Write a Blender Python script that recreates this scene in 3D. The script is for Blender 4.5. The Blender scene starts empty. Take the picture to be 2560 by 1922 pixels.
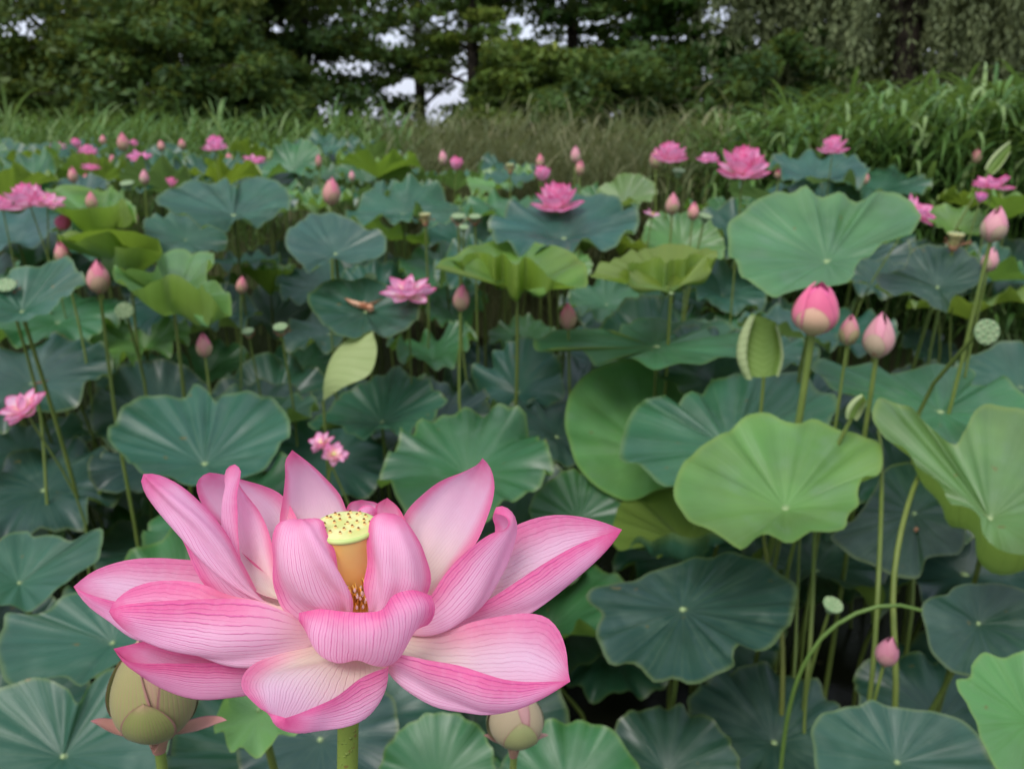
import bpy, math, random
import numpy as np
from mathutils import Vector

# ------------------------------------------------------------------ camera, sky, sun, exposure
SC = bpy.context.scene
COL = SC.collection
R = math.radians
TANH = 0.637                    # half the horizontal field of view
HC, PITCH = 1.75, R(17.9)       # eye height above the water, downward pitch
FWD = np.array([0, math.cos(PITCH), -math.sin(PITCH)])
UPV = np.array([0, math.sin(PITCH), math.cos(PITCH)])
RGT = np.array([1.0, 0, 0])
CAM = np.array([0, 0, HC])
D0 = 0.40                       # axis distance of the large flower

cam = bpy.data.cameras.new('camera')
cam.sensor_width = 36
cam.lens = 18 / TANH
cam.clip_start = 0.02
cam.clip_end = 2000
cam.dof.use_dof = True
cam.dof.focus_distance = 0.39
cam.dof.aperture_fstop = 12.5
camo = bpy.data.objects.new('camera', cam)
COL.objects.link(camo)
camo.location = CAM
camo.rotation_euler = (math.pi / 2 - PITCH, 0, 0)
SC.camera = camo

SUN_EL, SUN_AZ = R(57), R(-150)       # azimuth from +Y (away from the camera), clockwise
world = bpy.data.worlds.new('World')
SC.world = world
world.use_nodes = True
wn, wl = world.node_tree.nodes, world.node_tree.links
wn.clear()
sky = wn.new('ShaderNodeTexSky')
sky.sky_type = 'NISHITA'
sky.sun_disc = False
sky.sun_elevation = SUN_EL
sky.sun_rotation = SUN_AZ
sky.dust_density = 3.0
sky.air_density = 1.0
mixw = wn.new('ShaderNodeMix')
mixw.data_type = 'RGBA'
mixw.inputs[0].default_value = 0.62                # overcast: most of the blue veiled by cloud
mixw.inputs[7].default_value = (8.0, 8.5, 10.2, 1)
bg = wn.new('ShaderNodeBackground')
bg.inputs[1].default_value = 0.085
wo = wn.new('ShaderNodeOutputWorld')
wl.new(sky.outputs[0], mixw.inputs[6])
wl.new(mixw.outputs[2], bg.inputs[0])
wl.new(bg.outputs[0], wo.inputs[0])

sun = bpy.data.lights.new('sun', 'SUN')
sun.energy = 1.5
sun.angle = R(30)
sun.color = (1, 0.965, 0.92)
suno = bpy.data.objects.new('sun', sun)
COL.objects.link(suno)
sd = Vector((math.sin(SUN_AZ) * math.cos(SUN_EL), math.cos(SUN_AZ) * math.cos(SUN_EL), math.sin(SUN_EL)))
suno.rotation_euler = sd.to_track_quat('Z', 'Y').to_euler()
suno.location = (0, 0, 30)

SC.view_settings.view_transform = 'Standard'
SC.view_settings.look = 'None'
SC.view_settings.exposure = 0.7
SC.view_settings.gamma = 1
SC.render.engine = 'CYCLES'
SC.cycles.use_denoising = True
SC.cycles.max_bounces = 8
SC.cycles.transparent_max_bounces = 8

# ------------------------------------------------------------------ helpers
RNG = np.random.default_rng(11)
SD = 2 * TANH / 2212            # slope per pixel, photograph measured 2212 wide
ST = 2 * TANH / 2560            # slope per pixel, photograph measured 2560 wide

def PD(x, y, d):
    return CAM + d * (FWD + (x - 1106) * SD * RGT + (830.5 - y) * SD * UPV)

def PT(x, y, d):
    return CAM + d * (FWD + (x - 1280) * ST * RGT + (961 - y) * ST * UPV)

def proj(p):
    q = np.asarray(p) - CAM
    d = q @ FWD
    return 1106 + (q @ RGT) / d / SD, 830.5 - (q @ UPV) / d / SD, d

def thing(name, label, cat, loc, group=None):
    o = bpy.data.objects.new(name, None)
    o.empty_display_size = 0.05
    COL.objects.link(o)
    o.location = loc
    o['label'] = label
    o['category'] = cat
    if group:
        o['group'] = group
    return o

def mesh_from(name, V, F, uv=None, mat=None, smooth=True, face_attr=None):
    me = bpy.data.meshes.new(name)
    V = np.asarray(V, dtype=np.float32)
    F = np.asarray(F, dtype=np.int32)
    n = F.shape[1]
    me.vertices.add(len(V))
    me.vertices.foreach_set('co', V.ravel())
    me.loops.add(F.size)
    me.loops.foreach_set('vertex_index', F.ravel())
    me.polygons.add(len(F))
    me.polygons.foreach_set('loop_start', np.arange(0, F.size, n, dtype=np.int32))
    me.polygons.foreach_set('loop_total', np.full(len(F), n, dtype=np.int32))
    if uv is not None:
        l = me.uv_layers.new(name='UVMap')
        l.data.foreach_set('uv', np.asarray(uv, dtype=np.float32)[F.ravel()].ravel())
    if face_attr is not None:
        a = me.attributes.new('tint', 'FLOAT', 'FACE')
        a.data.foreach_set('value', np.asarray(face_attr, dtype=np.float32))
    me.update(calc_edges=True)
    me.polygons.foreach_set('use_smooth', np.full(len(F), smooth, dtype=bool))
    if mat:
        me.materials.append(mat)
    return me

def grid_faces(nu, nv, wrap_v=False):
    f = []
    for i in range(nu - 1):
        for j in range(nv if wrap_v else nv - 1):
            k = (j + 1) % nv
            f.append((i * nv + j, (i + 1) * nv + j, (i + 1) * nv + k, i * nv + k))
    return np.array(f, dtype=np.int32)

def link_part(name, V, F, parent, root, uv=None, mat=None, smooth=True, color=None, attr=None):
    V = np.asarray(V, dtype=float) - np.array(root.location)
    me = mesh_from(name, V, F, uv, mat, smooth, attr)
    o = bpy.data.objects.new(name, me)
    COL.objects.link(o)
    o.parent = parent
    if color is not None:
        o.color = (*color, 1)
    return o

def catmull(pts, m, t=None):
    """resample a polyline smoothly at m points by chord length"""
    P = np.asarray(pts, dtype=float)
    n = len(P)
    if n == 2:
        s = np.linspace(0, 1, m)[:, None]
        return P[0] * (1 - s) + P[1] * s
    d = np.linalg.norm(np.diff(P, axis=0), axis=1)
    d = np.maximum(d, 1e-9) ** 0.75
    k = np.concatenate([[0], np.cumsum(d)])
    k /= k[-1]
    M = np.zeros_like(P)
    for i in range(n):
        a, b = max(i - 1, 0), min(i + 1, n - 1)
        if 0 < i < n - 1:
            h0, h1 = k[i] - k[i - 1], k[i + 1] - k[i]
            M[i] = ((P[i] - P[i - 1]) / h0 * h1 + (P[i + 1] - P[i]) / h1 * h0) / (h0 + h1)
        else:
            M[i] = (P[b] - P[a]) / (k[b] - k[a])
    # uniform in true length
    L = np.linalg.norm(np.diff(P, axis=0), axis=1)
    Lc = np.concatenate([[0], np.cumsum(L)]) / L.sum()
    tt = np.linspace(0, 1, m) if t is None else t
    kk = np.interp(tt, Lc, k)
    idx = np.clip(np.searchsorted(k, kk, side='right') - 1, 0, n - 2)
    h = k[idx + 1] - k[idx]
    u = ((kk - k[idx]) / h)[:, None]
    h = h[:, None]
    a, b, ma, mb = P[idx], P[idx + 1], M[idx], M[idx + 1]
    return (2 * u**3 - 3 * u**2 + 1) * a + (u**3 - 2 * u**2 + u) * h * ma + (-2 * u**3 + 3 * u**2) * b + (u**3 - u**2) * h * mb

def tube(path, radii, ns=8, cap=True):
    P = np.asarray(path, dtype=float)
    n = len(P)
    T = np.gradient(P, axis=0)
    T /= np.linalg.norm(T, axis=1)[:, None] + 1e-12
    ref = np.array([1.0, 0.13, 0.07])
    if abs(T[0] @ ref) > 0.9:
        ref = np.array([0, 1.0, 0.1])
    V = []
    rad = np.broadcast_to(np.asarray(radii, dtype=float), (n,))
    for i in range(n):
        a = np.cross(T[i], ref)
        a /= np.linalg.norm(a)
        b = np.cross(T[i], a)
        ref = np.cross(a, T[i]) if False else ref
        for j in range(ns):
            w = 2 * math.pi * j / ns
            V.append(P[i] + rad[i] * (math.cos(w) * a + math.sin(w) * b))
    F = grid_faces(n, ns, True)
    uv = np.array([[j / ns, i / (n - 1)] for i in range(n) for j in range(ns)])
    return np.array(V), F, uv

def lathe(profile, ns, origin, wob=0.0, axis=None):
    """profile rows (r, z)"""
    V, uv = [], []
    n = len(profile)
    for i, (r, z) in enumerate(profile):
        for j in range(ns):
            a = 2 * math.pi * j / ns
            rr = r * (1 + wob * math.sin(3 * a + 1.0) + wob * 0.6 * math.sin(7 * a))
            V.append((rr * math.cos(a), rr * math.sin(a), z))
            uv.append((j / ns, i / (n - 1)))
    V = np.array(V)
    if axis is not None:
        V = orient(V, axis)
    return V + np.asarray(origin), grid_faces(n, ns, True), np.array(uv)

def orient(V, axis):
    """rotate local +Z on to axis"""
    q = Vector((0, 0, 1)).rotation_difference(Vector(axis))
    return np.asarray(V) @ np.array(q.to_matrix()).T

# ------------------------------------------------------------------ material helpers
class NT:
    def __init__(self, name):
        self.m = bpy.data.materials.new(name)
        self.m.use_nodes = True
        self.t = self.m.node_tree
        self.t.nodes.clear()
        self.out = self.t.nodes.new('ShaderNodeOutputMaterial')
    def n(self, typ, **kw):
        x = self.t.nodes.new(typ)
        for k, v in kw.items():
            setattr(x, k, v)
        return x
    def l(self, a, b):
        self.t.links.new(a, b)
    def put(self, sock, v):
        if hasattr(v, 'links') or isinstance(v, bpy.types.NodeSocket):
            self.l(v, sock)
        else:
            if isinstance(v, tuple) and len(v) == 3 and sock.type == 'RGBA':
                v = (*v, 1)
            sock.default_value = v
    def math(self, op, a, b=0.0, c=0.0, clamp=False):
        x = self.n('ShaderNodeMath', operation=op, use_clamp=clamp)
        for s, v in zip(x.inputs, (a, b, c)):
            self.put(s, v)
        return x.outputs[0]
    def mix(self, f, a, b, blend='MIX'):
        x = self.n('ShaderNodeMix', data_type='RGBA', blend_type=blend)
        self.put(x.inputs[0], f)
        self.put(x.inputs[6], a)
        self.put(x.inputs[7], b)
        return x.outputs[2]
    def smooth(self, v, a, b, lo=0.0, hi=1.0):
        x = self.n('ShaderNodeMapRange', interpolation_type='SMOOTHSTEP')
        self.put(x.inputs[0], v)
        for k, q in zip((1, 2, 3, 4), (a, b, lo, hi)):
            x.inputs[k].default_value = q
        return x.outputs[0]
    def noise(self, scale, detail=2.0, vec=None, rough=0.5, dist=0.0):
        x = self.n('ShaderNodeTexNoise')
        x.inputs['Scale'].default_value = scale
        x.inputs['Detail'].default_value = detail
        x.inputs['Roughness'].default_value = rough
        x.inputs['Distortion'].default_value = dist
        if vec is not None:
            self.l(vec, x.inputs['Vector'])
        return x.outputs[0]
    def uv(self):
        x = self.n('ShaderNodeUVMap', uv_map='UVMap')
        s = self.n('ShaderNodeSeparateXYZ')
        self.l(x.outputs[0], s.inputs[0])
        return s.outputs[0], s.outputs[1], x.outputs[0]
    def obj(self):
        return self.n('ShaderNodeTexCoord').outputs['Object']
    def back(self):
        return self.n('ShaderNodeNewGeometry').outputs['Backfacing']
    def color(self):
        return self.n('ShaderNodeObjectInfo').outputs['Color']
    def bump(self, h, strength=0.3, dist=0.002):
        x = self.n('ShaderNodeBump')
        x.inputs['Strength'].default_value = strength
        x.inputs['Distance'].default_value = dist
        self.l(h, x.inputs['Height'])
        return x.outputs[0]
    def finish(self, col, rough=0.5, spec=0.4, trans=None, trans_f=0.0, normal=None, sheen=0.0, sheen_tint=None, sss=0.0):
        p = self.n('ShaderNodeBsdfPrincipled')
        self.put(p.inputs['Base Color'], col)
        self.put(p.inputs['Roughness'], rough)
        self.put(p.inputs['Specular IOR Level'], spec)
        p.inputs['Sheen Weight'].default_value = sheen
        if sheen_tint:
            p.inputs['Sheen Tint'].default_value = (*sheen_tint, 1)
        if normal is not None:
            self.l(normal, p.inputs['Normal'])
        if trans_f:
            t = self.n('ShaderNodeBsdfTranslucent')
            self.put(t.inputs[0], trans)
            if normal is not None:
                self.l(normal, t.inputs[1])
            ms = self.n('ShaderNodeMixShader')
            self.put(ms.inputs[0], trans_f)
            self.l(p.outputs[0], ms.inputs[1])
            self.l(t.outputs[0], ms.inputs[2])
            self.l(ms.outputs[0], self.out.inputs[0])
        else:
            self.l(p.outputs[0], self.out.inputs[0])
        return self.m

def scale_col(nt, col, k):
    return nt.mix(1.0, col, (k, k, k), 'MULTIPLY')

# --- lotus leaf blade: glaucous upper face, yellow-green underside, radial veins that fork
def make_leaf_mat():
    t = NT('lotus_leaf_blade')
    u, v, uvv = t.uv()
    ob = t.obj()
    warp = t.math('MULTIPLY', t.math('SUBTRACT', t.noise(7, 2, ob), 0.5), 0.022)
    uw = t.math('ADD', u, warp)
    def spokes(n, ph, w0, w1):
        fr = t.math('FRACT', t.math('MULTIPLY_ADD', uw, n, ph))
        dist = t.math('SUBTRACT', 0.5, t.math('ABSOLUTE', t.math('SUBTRACT', fr, 0.5)))
        d = t.math('MULTIPLY', t.math('MULTIPLY', dist, v), 6.2832 / n)
        return t.smooth(d, w0, w1, 1.0, 0.0)
    s1 = spokes(20, 0.0, 0.002, 0.010)
    s2 = t.math('MULTIPLY', spokes(40, 0.5, 0.001, 0.008), t.smooth(v, 0.42, 0.6))
    vein = t.math('MAXIMUM', s1, t.math('MULTIPLY', s2, 0.7))
    top = t.color()
    big = t.noise(5.0, 3, ob)
    fine = t.noise(60, 3, ob)
    hs = t.n('ShaderNodeHueSaturation')
    t.l(t.smooth(big, 0.3, 0.7, 0.78, 1.2), hs.inputs['Value'])
    t.l(t.smooth(t.noise(3.1, 2, ob), 0.3, 0.7, 0.485, 0.515), hs.inputs['Hue'])
    t.l(top, hs.inputs['Color'])
    mp = t.n('ShaderNodeMapping')
    mp.inputs['Scale'].default_value = (46.0, 2.4, 1.0)
    t.l(uvv, mp.inputs['Vector'])
    streak = t.noise(1.0, 3, mp.outputs[0])
    hs_c = t.mix(t.smooth(streak, 0.35, 0.68, 0.0, 0.20), hs.outputs[0], t.mix(0.5, top, (0.16, 0.26, 0.17)))
    hs_c = t.mix(t.smooth(t.noise(11, 4, ob), 0.52, 0.74, 0.0, 0.22), hs_c, (0.20, 0.29, 0.22))     # waxy bloom
    c = t.mix(t.math('MULTIPLY', vein, 0.13), hs_c, t.mix(0.6, top, (0.30, 0.42, 0.18)))
    c = t.mix(t.smooth(v, 0.93, 1.0, 0, 0.55), c, t.mix(0.45, top, (0.30, 0.36, 0.05)))   # yellower margin
    c = t.mix(t.smooth(fine, 0.62, 0.8, 0, 0.10), c, (0.35, 0.42, 0.3))
    c = t.mix(t.smooth(v, 0.03, 0.055, 0.5, 0), c, (0.30, 0.40, 0.19))                    # pale navel
    spot = t.math('MULTIPLY', t.smooth(t.noise(34, 1, ob), 0.765, 0.785), 0.7)
    c = t.mix(spot, c, (0.16, 0.12, 0.03))                                                # a few blemishes
    und = t.mix(0.3, (0.19, 0.26, 0.03), top)
    und = t.mix(t.math('MULTIPLY', vein, 0.4), und, (0.10, 0.15, 0.02))
    und = t.mix(t.smooth(big, 0.35, 0.7, 0, 0.35), und, (0.12, 0.20, 0.02))
    col = t.mix(t.back(), c, und)
    h = t.math('ADD', t.math('MULTIPLY', vein, 0.55), t.math('ADD', t.math('MULTIPLY', t.noise(30, 3, ob), 0.5), t.math('MULTIPLY', streak, 0.6)))
    nrm = t.bump(h, 0.35, 0.003)
    tr = t.mix(0.45, (0.30, 0.40, 0.02), scale_col(t, top, 2.2))
    rough = t.smooth(big, 0.3, 0.7, 0.36, 0.48)
    return t.finish(col, rough, 0.66, tr, 0.30, nrm)

def make_stem_mat():
    t = NT('lotus_stem')
    ob = t.obj()
    n = t.noise(14, 3, ob)
    c = t.mix(n, (0.075, 0.125, 0.022), (0.17, 0.22, 0.05))
    c = t.mix(t.smooth(t.noise(260, 1, ob), 0.66, 0.74), c, (0.12, 0.10, 0.03))
    h = t.smooth(t.noise(420, 1, ob), 0.6, 0.75)
    c = t.mix(1.0, c, t.color(), 'MULTIPLY')
    return t.finish(c, 0.5, 0.35, None, 0, t.bump(h, 0.6, 0.0012))

# --- lotus petal: cream base, pale pink middle, deep pink tip and margins, darker lengthwise veins
def make_petal_mat(name, nvein=26.0, vein_out=0.64, vein_in=0.14, deep=1.0):
    t = NT(name)
    u, v, uvv = t.uv()
    ob = t.obj()
    w1 = t.math('MULTIPLY', t.math('SUBTRACT', t.noise(55, 2, ob), 0.5), 0.030)
    w2 = t.math('MULTIPLY', t.math('SUBTRACT', t.noise(190, 2, ob), 0.5), 0.014)
    uw = t.math('ADD', t.math('ADD', u, w1), w2)
    def lines(n, a, b, ph):
        fr = t.math('FRACT', t.math('MULTIPLY_ADD', uw, n, ph))
        dist = t.math('ABSOLUTE', t.math('SUBTRACT', fr, 0.5))
        return t.smooth(dist, a, b, 1.0, 0.0)
    l1 = lines(nvein, 0.03, 0.12, 0.0)
    l2 = t.math('MULTIPLY', lines(nvein * 2, 0.04, 0.2, 0.5), t.math('MULTIPLY', t.smooth(v, 0.3, 0.6), 0.45))
    wav = t.noise(300, 2, ob)
    vein = t.math('MULTIPLY', t.math('MAXIMUM', l1, l2), t.smooth(t.noise(70, 2, ob), 0.25, 0.6, 0.45, 1.0))
    vein = t.math('MULTIPLY', vein, t.smooth(v, 0.12, 0.4, 0.25, 1.0))
    edge = t.math('ABSOLUTE', t.math('MULTIPLY_ADD', u, 2.0, -1.0))       # 0 middle, 1 margin
    cream, pale, pink, rose = (0.98, 0.87, 0.70), (0.97, 0.70, 0.86), (0.94, 0.45, 0.70), (0.86, 0.075, 0.32)
    bk = t.back()
    ns = t.math('MULTIPLY', t.math('SUBTRACT', t.noise(24, 3, ob), 0.5), 0.22)
    vv = t.math('ADD', v, ns)
    mid_in = t.mix(t.smooth(vv, 0.22, 0.70), cream, pale)
    mid_out = t.mix(t.smooth(vv, 0.10, 0.36), (0.90, 0.62, 0.62), t.mix(0.38, pale, pink))
    mid = t.mix(bk, mid_in, mid_out)
    mid = t.mix(t.smooth(vv, 0.5, 1.0, 0, 0.7), mid, pink)
    f_edge = t.math('MULTIPLY', t.smooth(t.math('ADD', edge, t.math('MULTIPLY', ns, 0.5)), 0.66, 0.99), t.smooth(v, 0.15, 0.5, 0.1, 0.95))
    f_tip = t.smooth(vv, 0.80, 1.02)
    f = t.math('MAXIMUM', t.math('MULTIPLY', f_edge, 0.92), f_tip)
    c = t.mix(t.math('MULTIPLY', f, 0.85 * deep, clamp=True), mid, rose)
    vs = t.math('MULTIPLY', vein, t.mix(bk, (vein_in,) * 3, (vein_out,) * 3))
    c = t.mix(vs, c, (0.74, 0.10, 0.40))
    c = t.mix(t.math('MULTIPLY', t.smooth(wav, 0.4, 0.75), 0.10), c, (0.95, 0.75, 0.88))
    c = t.mix(1.0, c, t.color(), 'MULTIPLY')
    h = t.math('ADD', t.math('MULTIPLY', vein, -0.7), t.math('ADD', t.math('MULTIPLY', t.noise(160, 3, ob), 0.35), t.math('MULTIPLY', t.noise(45, 2, ob), t.smooth(edge, 0.3, 1.0, 0.3, 1.5))))
    nrm = t.bump(h, 0.5, 0.0010)
    tr = t.mix(1.0, c, (1.0, 0.86, 0.92), 'MULTIPLY')
    return t.finish(c, 0.6, 0.16, tr, 0.45, nrm, 0.08, (1, 0.9, 0.97))

def make_bud_mat():
    t = NT('lotus_bud_petal')
    u, v, uvv = t.uv()
    ob = t.obj()
    w1 = t.math('MULTIPLY', t.math('SUBTRACT', t.noise(40, 2, ob), 0.5), 0.03)
    fr = t.math('FRACT', t.math('MULTIPLY', t.math('ADD', u, w1), 16.0))
    line = t.smooth(t.math('ABSOLUTE', t.math('SUBTRACT', fr, 0.5)), 0.03, 0.2, 1, 0)
    edge = t.math('ABSOLUTE', t.math('MULTIPLY_ADD', u, 2.0, -1.0))
    ns = t.math('MULTIPLY', t.math('SUBTRACT', t.noise(30, 3, ob), 0.5), 0.3)
    vv = t.math('ADD', v, ns)
    col = t.color()                      # object colour: how the petal is coloured at its tip
    base = t.mix(0.7, (0.44, 0.46, 0.22), col)
    c = t.mix(t.smooth(vv, 0.05, 0.75), base, col)
    rose = t.mix(0.55, col, (0.60, 0.10, 0.27))
    c = t.mix(t.smooth(t.math('ADD', edge, t.math('MULTIPLY', ns, 0.2)), 0.88, 1.0, 0, 0.85), c, t.mix(0.5, rose, (0.25, 0.06, 0.12)))
    c = t.mix(t.smooth(vv, 0.82, 1.05, 0, 0.6), c, rose)
    c = t.mix(t.math('MULTIPLY', line, 0.28), c, rose)
    h = t.math('ADD', t.math('MULTIPLY', line, -0.4), t.noise(120, 2, ob))
    return t.finish(c, 0.5, 0.3, c, 0.18, t.bump(h, 0.3, 0.0008), 0.1)

def make_plain(name, c1, c2, scale=20.0, rough=0.5, spec=0.3, trans_f=0.0, trans=None, bump=0.0, bdist=0.002, detail=3, use_obj_color=False):
    t = NT(name)
    ob = t.obj()
    n = t.noise(scale, detail, ob)
    c = t.mix(t.smooth(n, 0.3, 0.7), c1, c2)
    if use_obj_color:
        c = t.mix(1.0, c, t.color(), 'MULTIPLY')
    nrm = t.bump(n, bump, bdist) if bump else None
    return t.finish(c, rough, spec, trans or c, trans_f, nrm)

def make_foliage(name, c1, c2, c3, trans, f=0.25, rough=0.55):
    t = NT(name)
    a = t.n('ShaderNodeAttribute', attribute_name='tint', attribute_type='GEOMETRY').outputs['Fac']
    c = t.mix(t.smooth(a, 0.0, 0.55), c1, c2)
    c = t.mix(t.smooth(a, 0.6, 1.0), c, c3)
    c = t.mix(t.smooth(t.noise(0.5, 2, t.obj()), 0.35, 0.7, 0, 0.5), c, c1)
    c = t.mix(1.0, c, t.color(), 'MULTIPLY')
    return t.finish(c, rough, 0.25, trans, f)

M_LEAF = make_leaf_mat()
M_STEM = make_stem_mat()
M_PETAL = make_petal_mat('lotus_petal')
M_PETAL_FAR = make_petal_mat('lotus_petal_deep_pink', 12.0, 0.35, 0.2, 1.0)
M_BUD = make_bud_mat()
M_NAVEL = make_plain('leaf_navel', (0.20, 0.30, 0.12), (0.30, 0.38, 0.18), 200)
M_POD_BODY = make_plain('pod_orange', (1.0, 0.66, 0.17), (1.0, 0.74, 0.25), 60, 0.5, 0.3, 0.3, (0.9, 0.55, 0.15, 1), 0.15, 0.0005)
M_POD_TOP = make_plain('pod_yellow_green', (0.62, 0.66, 0.22), (0.78, 0.78, 0.36), 120, 0.5, 0.3, 0.15, None, 0.3, 0.0006)
M_POD_RIM = make_plain('pod_green_rim', (0.42, 0.56, 0.16), (0.52, 0.62, 0.22), 90, 0.5, 0.3)
M_POD_GREEN = make_plain('pod_pale_green', (0.17, 0.27, 0.13), (0.25, 0.34, 0.18), 60, 0.6, 0.25, 0, None, 0.3, 0.002)
M_POD_DULL = make_plain('pod_dull_yellow', (0.36, 0.34, 0.13), (0.46, 0.40, 0.18), 60, 0.6, 0.25)
M_SEED = make_plain('stigma_brown', (0.16, 0.07, 0.02), (0.26, 0.12, 0.03), 300)
M_SEED_RING = make_plain('stigma_ring', (0.80, 0.50, 0.18), (0.86, 0.62, 0.26), 300)
M_SEED_GREEN = make_plain('seed_green', (0.20, 0.28, 0.14), (0.30, 0.36, 0.2), 100)
M_STAMEN = make_plain('stamen_gold', (0.97, 0.52, 0.06), (0.98, 0.72, 0.20), 150, 0.5, 0.3, 0.35)
M_STAMEN_TIP = make_plain('stamen_white_tip', (0.9, 0.78, 0.62), (0.95, 0.9, 0.82), 150)
M_WITHER = make_plain('withered_brown', (0.30, 0.13, 0.07), (0.45, 0.25, 0.15), 60, 0.7, 0.2, 0.15, None, 0.4)
M_FALLEN = make_plain('fallen_petal_brown', (0.55, 0.25, 0.13), (0.72, 0.45, 0.30), 50, 0.7, 0.2, 0.15, None, 0.4)
M_BARK = make_plain('bark', (0.022, 0.018, 0.013), (0.055, 0.045, 0.034), 6, 0.85, 0.2, 0, None, 0.7, 0.03, 6)
M_TREE = make_foliage('tree_leaves', (0.032, 0.070, 0.020), (0.080, 0.140, 0.032), (0.165, 0.220, 0.046), (0.20, 0.24, 0.04, 1), 0.30)
M_WILLOW = make_foliage('willow_leaves', (0.066, 0.086, 0.042), (0.112, 0.138, 0.066), (0.17, 0.195, 0.10), (0.24, 0.25, 0.09, 1), 0.3)
M_REED = make_foliage('reed_leaves', (0.055, 0.130, 0.032), (0.115, 0.225, 0.050), (0.26, 0.36, 0.14), (0.22, 0.34, 0.06, 1), 0.25, 0.42)
M_DRY = make_foliage('dry_grass', (0.085, 0.115, 0.042), (0.17, 0.19, 0.08), (0.30, 0.28, 0.15), (0.25, 0.27, 0.1, 1), 0.3)

def make_water():
    t = NT('pond_water')
    ob = t.obj()
    c = t.mix(t.noise(3, 4, ob), (0.006, 0.008, 0.005), (0.018, 0.018, 0.010))
    c = t.mix(t.smooth(t.noise(14, 5, ob), 0.62, 0.72), c, (0.05, 0.045, 0.025))
    return t.finish(c, 0.22, 0.16, None, 0, t.bump(t.noise(9, 3, ob), 0.08, 0.02))
M_WATER = make_water()
M_GROUND = make_plain('ground_earth', (0.045, 0.05, 0.02), (0.09, 0.09, 0.04), 0.8, 0.9, 0.1, 0, None, 0.5, 0.1, 6)

# ------------------------------------------------------------------ ground and water
def terrain_z(x, y):
    edge = np.interp(x, [-30, -8, -5, -2, -0.6, 1.2, 2, 6, 30], [11.5, 11.0, 9.6, 8.0, 6.4, 5.3, 4.9, 4.7, 5.0])
    k = np.clip((y - edge) / 0.9, 0, 1)
    k = k * k * (3 - 2 * k)
    side = np.clip((np.abs(x) - 26) / 3, 0, 1)
    back = np.clip((-y - 3.0) / 1.5, 0, 1)
    k = np.maximum(k, np.maximum(side, back))
    return -0.55 + 1.0 * k + 0.05 * np.sin(x * 1.3 + y * 0.7) * k

xs = np.concatenate([np.array([-900, -400, -160, -80, -45]), np.linspace(-32, 32, 70), np.array([45, 80, 160, 400, 900])])
ys = np.concatenate([np.array([-900, -300, -60, -20]), np.linspace(-6, 36, 64), np.array([50, 80, 160, 400, 900])])
G = np.array([[(x, y, terrain_z(x, y)) for x in xs] for y in ys]).reshape(-1, 3)
gf = grid_faces(len(ys), len(xs))[:, ::-1]
me = mesh_from('ground', G, gf, None, M_GROUND)
ground = bpy.data.objects.new('ground', me)
COL.objects.link(ground)
ground['kind'] = 'structure'
wx = np.linspace(-29, 29, 24)
wy = np.linspace(-4.8, 14, 16)
WV = np.array([[(x, y, 0.0) for x in wx] for y in wy]).reshape(-1, 3)
me = mesh_from('water', WV, grid_faces(len(wy), len(wx))[:, ::-1], None, M_WATER)
water = bpy.data.objects.new('water', me)
COL.objects.link(water)
water['kind'] = 'structure'

# ------------------------------------------------------------------ lotus leaves
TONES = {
    'B': (0.020, 0.102, 0.062), 'D': (0.013, 0.062, 0.042), 'G': (0.030, 0.135, 0.042),  # D: deep green, darkened further to put canopy shade into the colour
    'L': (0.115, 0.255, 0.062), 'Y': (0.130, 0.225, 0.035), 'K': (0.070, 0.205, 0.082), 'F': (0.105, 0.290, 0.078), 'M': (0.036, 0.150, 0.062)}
NR, NA = 13, 90
RHO = np.concatenate([[0.0, 0.045], np.linspace(0.1, 1.0, NR - 2)])
TH = np.linspace(0, 2 * math.pi, NA, endpoint=False)

def blade_points(rad, a0, a1, wave, seed, taco=0.0, taco_ax=0.0, lobes=(), notch=0.05, q=1.3):
    """radial strips whose slope runs from a0 at the navel to a1 at the margin (degrees)"""
    r = np.random.default_rng(seed)
    Wv = np.zeros(NA)
    for k, amp in ((3, .40), (5, .45), (7, .5), (9, .55), (12, .6), (15, .5), (19, .4)):
        Wv += amp * (0.5 + r.random()) * np.sin(k * TH + r.random() * 6.28)
    Wv /= 1.15
    wave = wave * 1.35
    e1 = a1 + taco * np.cos(2 * (TH - R(taco_ax)))
    e0 = a0 + taco * 0.35 * np.cos(2 * (TH - R(taco_ax)))
    for (ang, amt, wid) in lobes:
        dd = (TH - R(ang) + math.pi) % (2 * math.pi) - math.pi
        e1 = e1 + amt * np.exp(-(dd / R(wid)) ** 2)
    rf = 1 - notch * np.abs(np.cos(TH - r.random() * 6.28)) ** 14 + 0.035 * np.cos(2 * TH + r.random() * 6.28)
    for k in (5, 9, 14, 19, 23):
        rf = rf + 0.010 * r.normal() * np.sin(k * TH + r.random() * 6.28)
    P = np.zeros((NR, NA, 3))
    rr = np.zeros(NA)
    zz = np.zeros(NA)
    for i in range(1, NR):
        dr = (RHO[i] - RHO[i - 1]) * rad * rf
        m = (RHO[i] + RHO[i - 1]) / 2
        al = np.radians(e0 + (e1 - e0) * m ** q + wave * Wv * m ** 2.6 * 1.25)
        rr = rr + dr * np.cos(al)
        zz = zz + dr * np.sin(al)
        ridge = -0.0005 * np.cos(20 * TH) * min(1, m * 2.2) * (1 - 0.5 * m)
        P[i, :, 0] = rr * np.cos(TH)
        P[i, :, 1] = rr * np.sin(TH)
        P[i, :, 2] = zz + ridge * rad / 0.25
    return P

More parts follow.
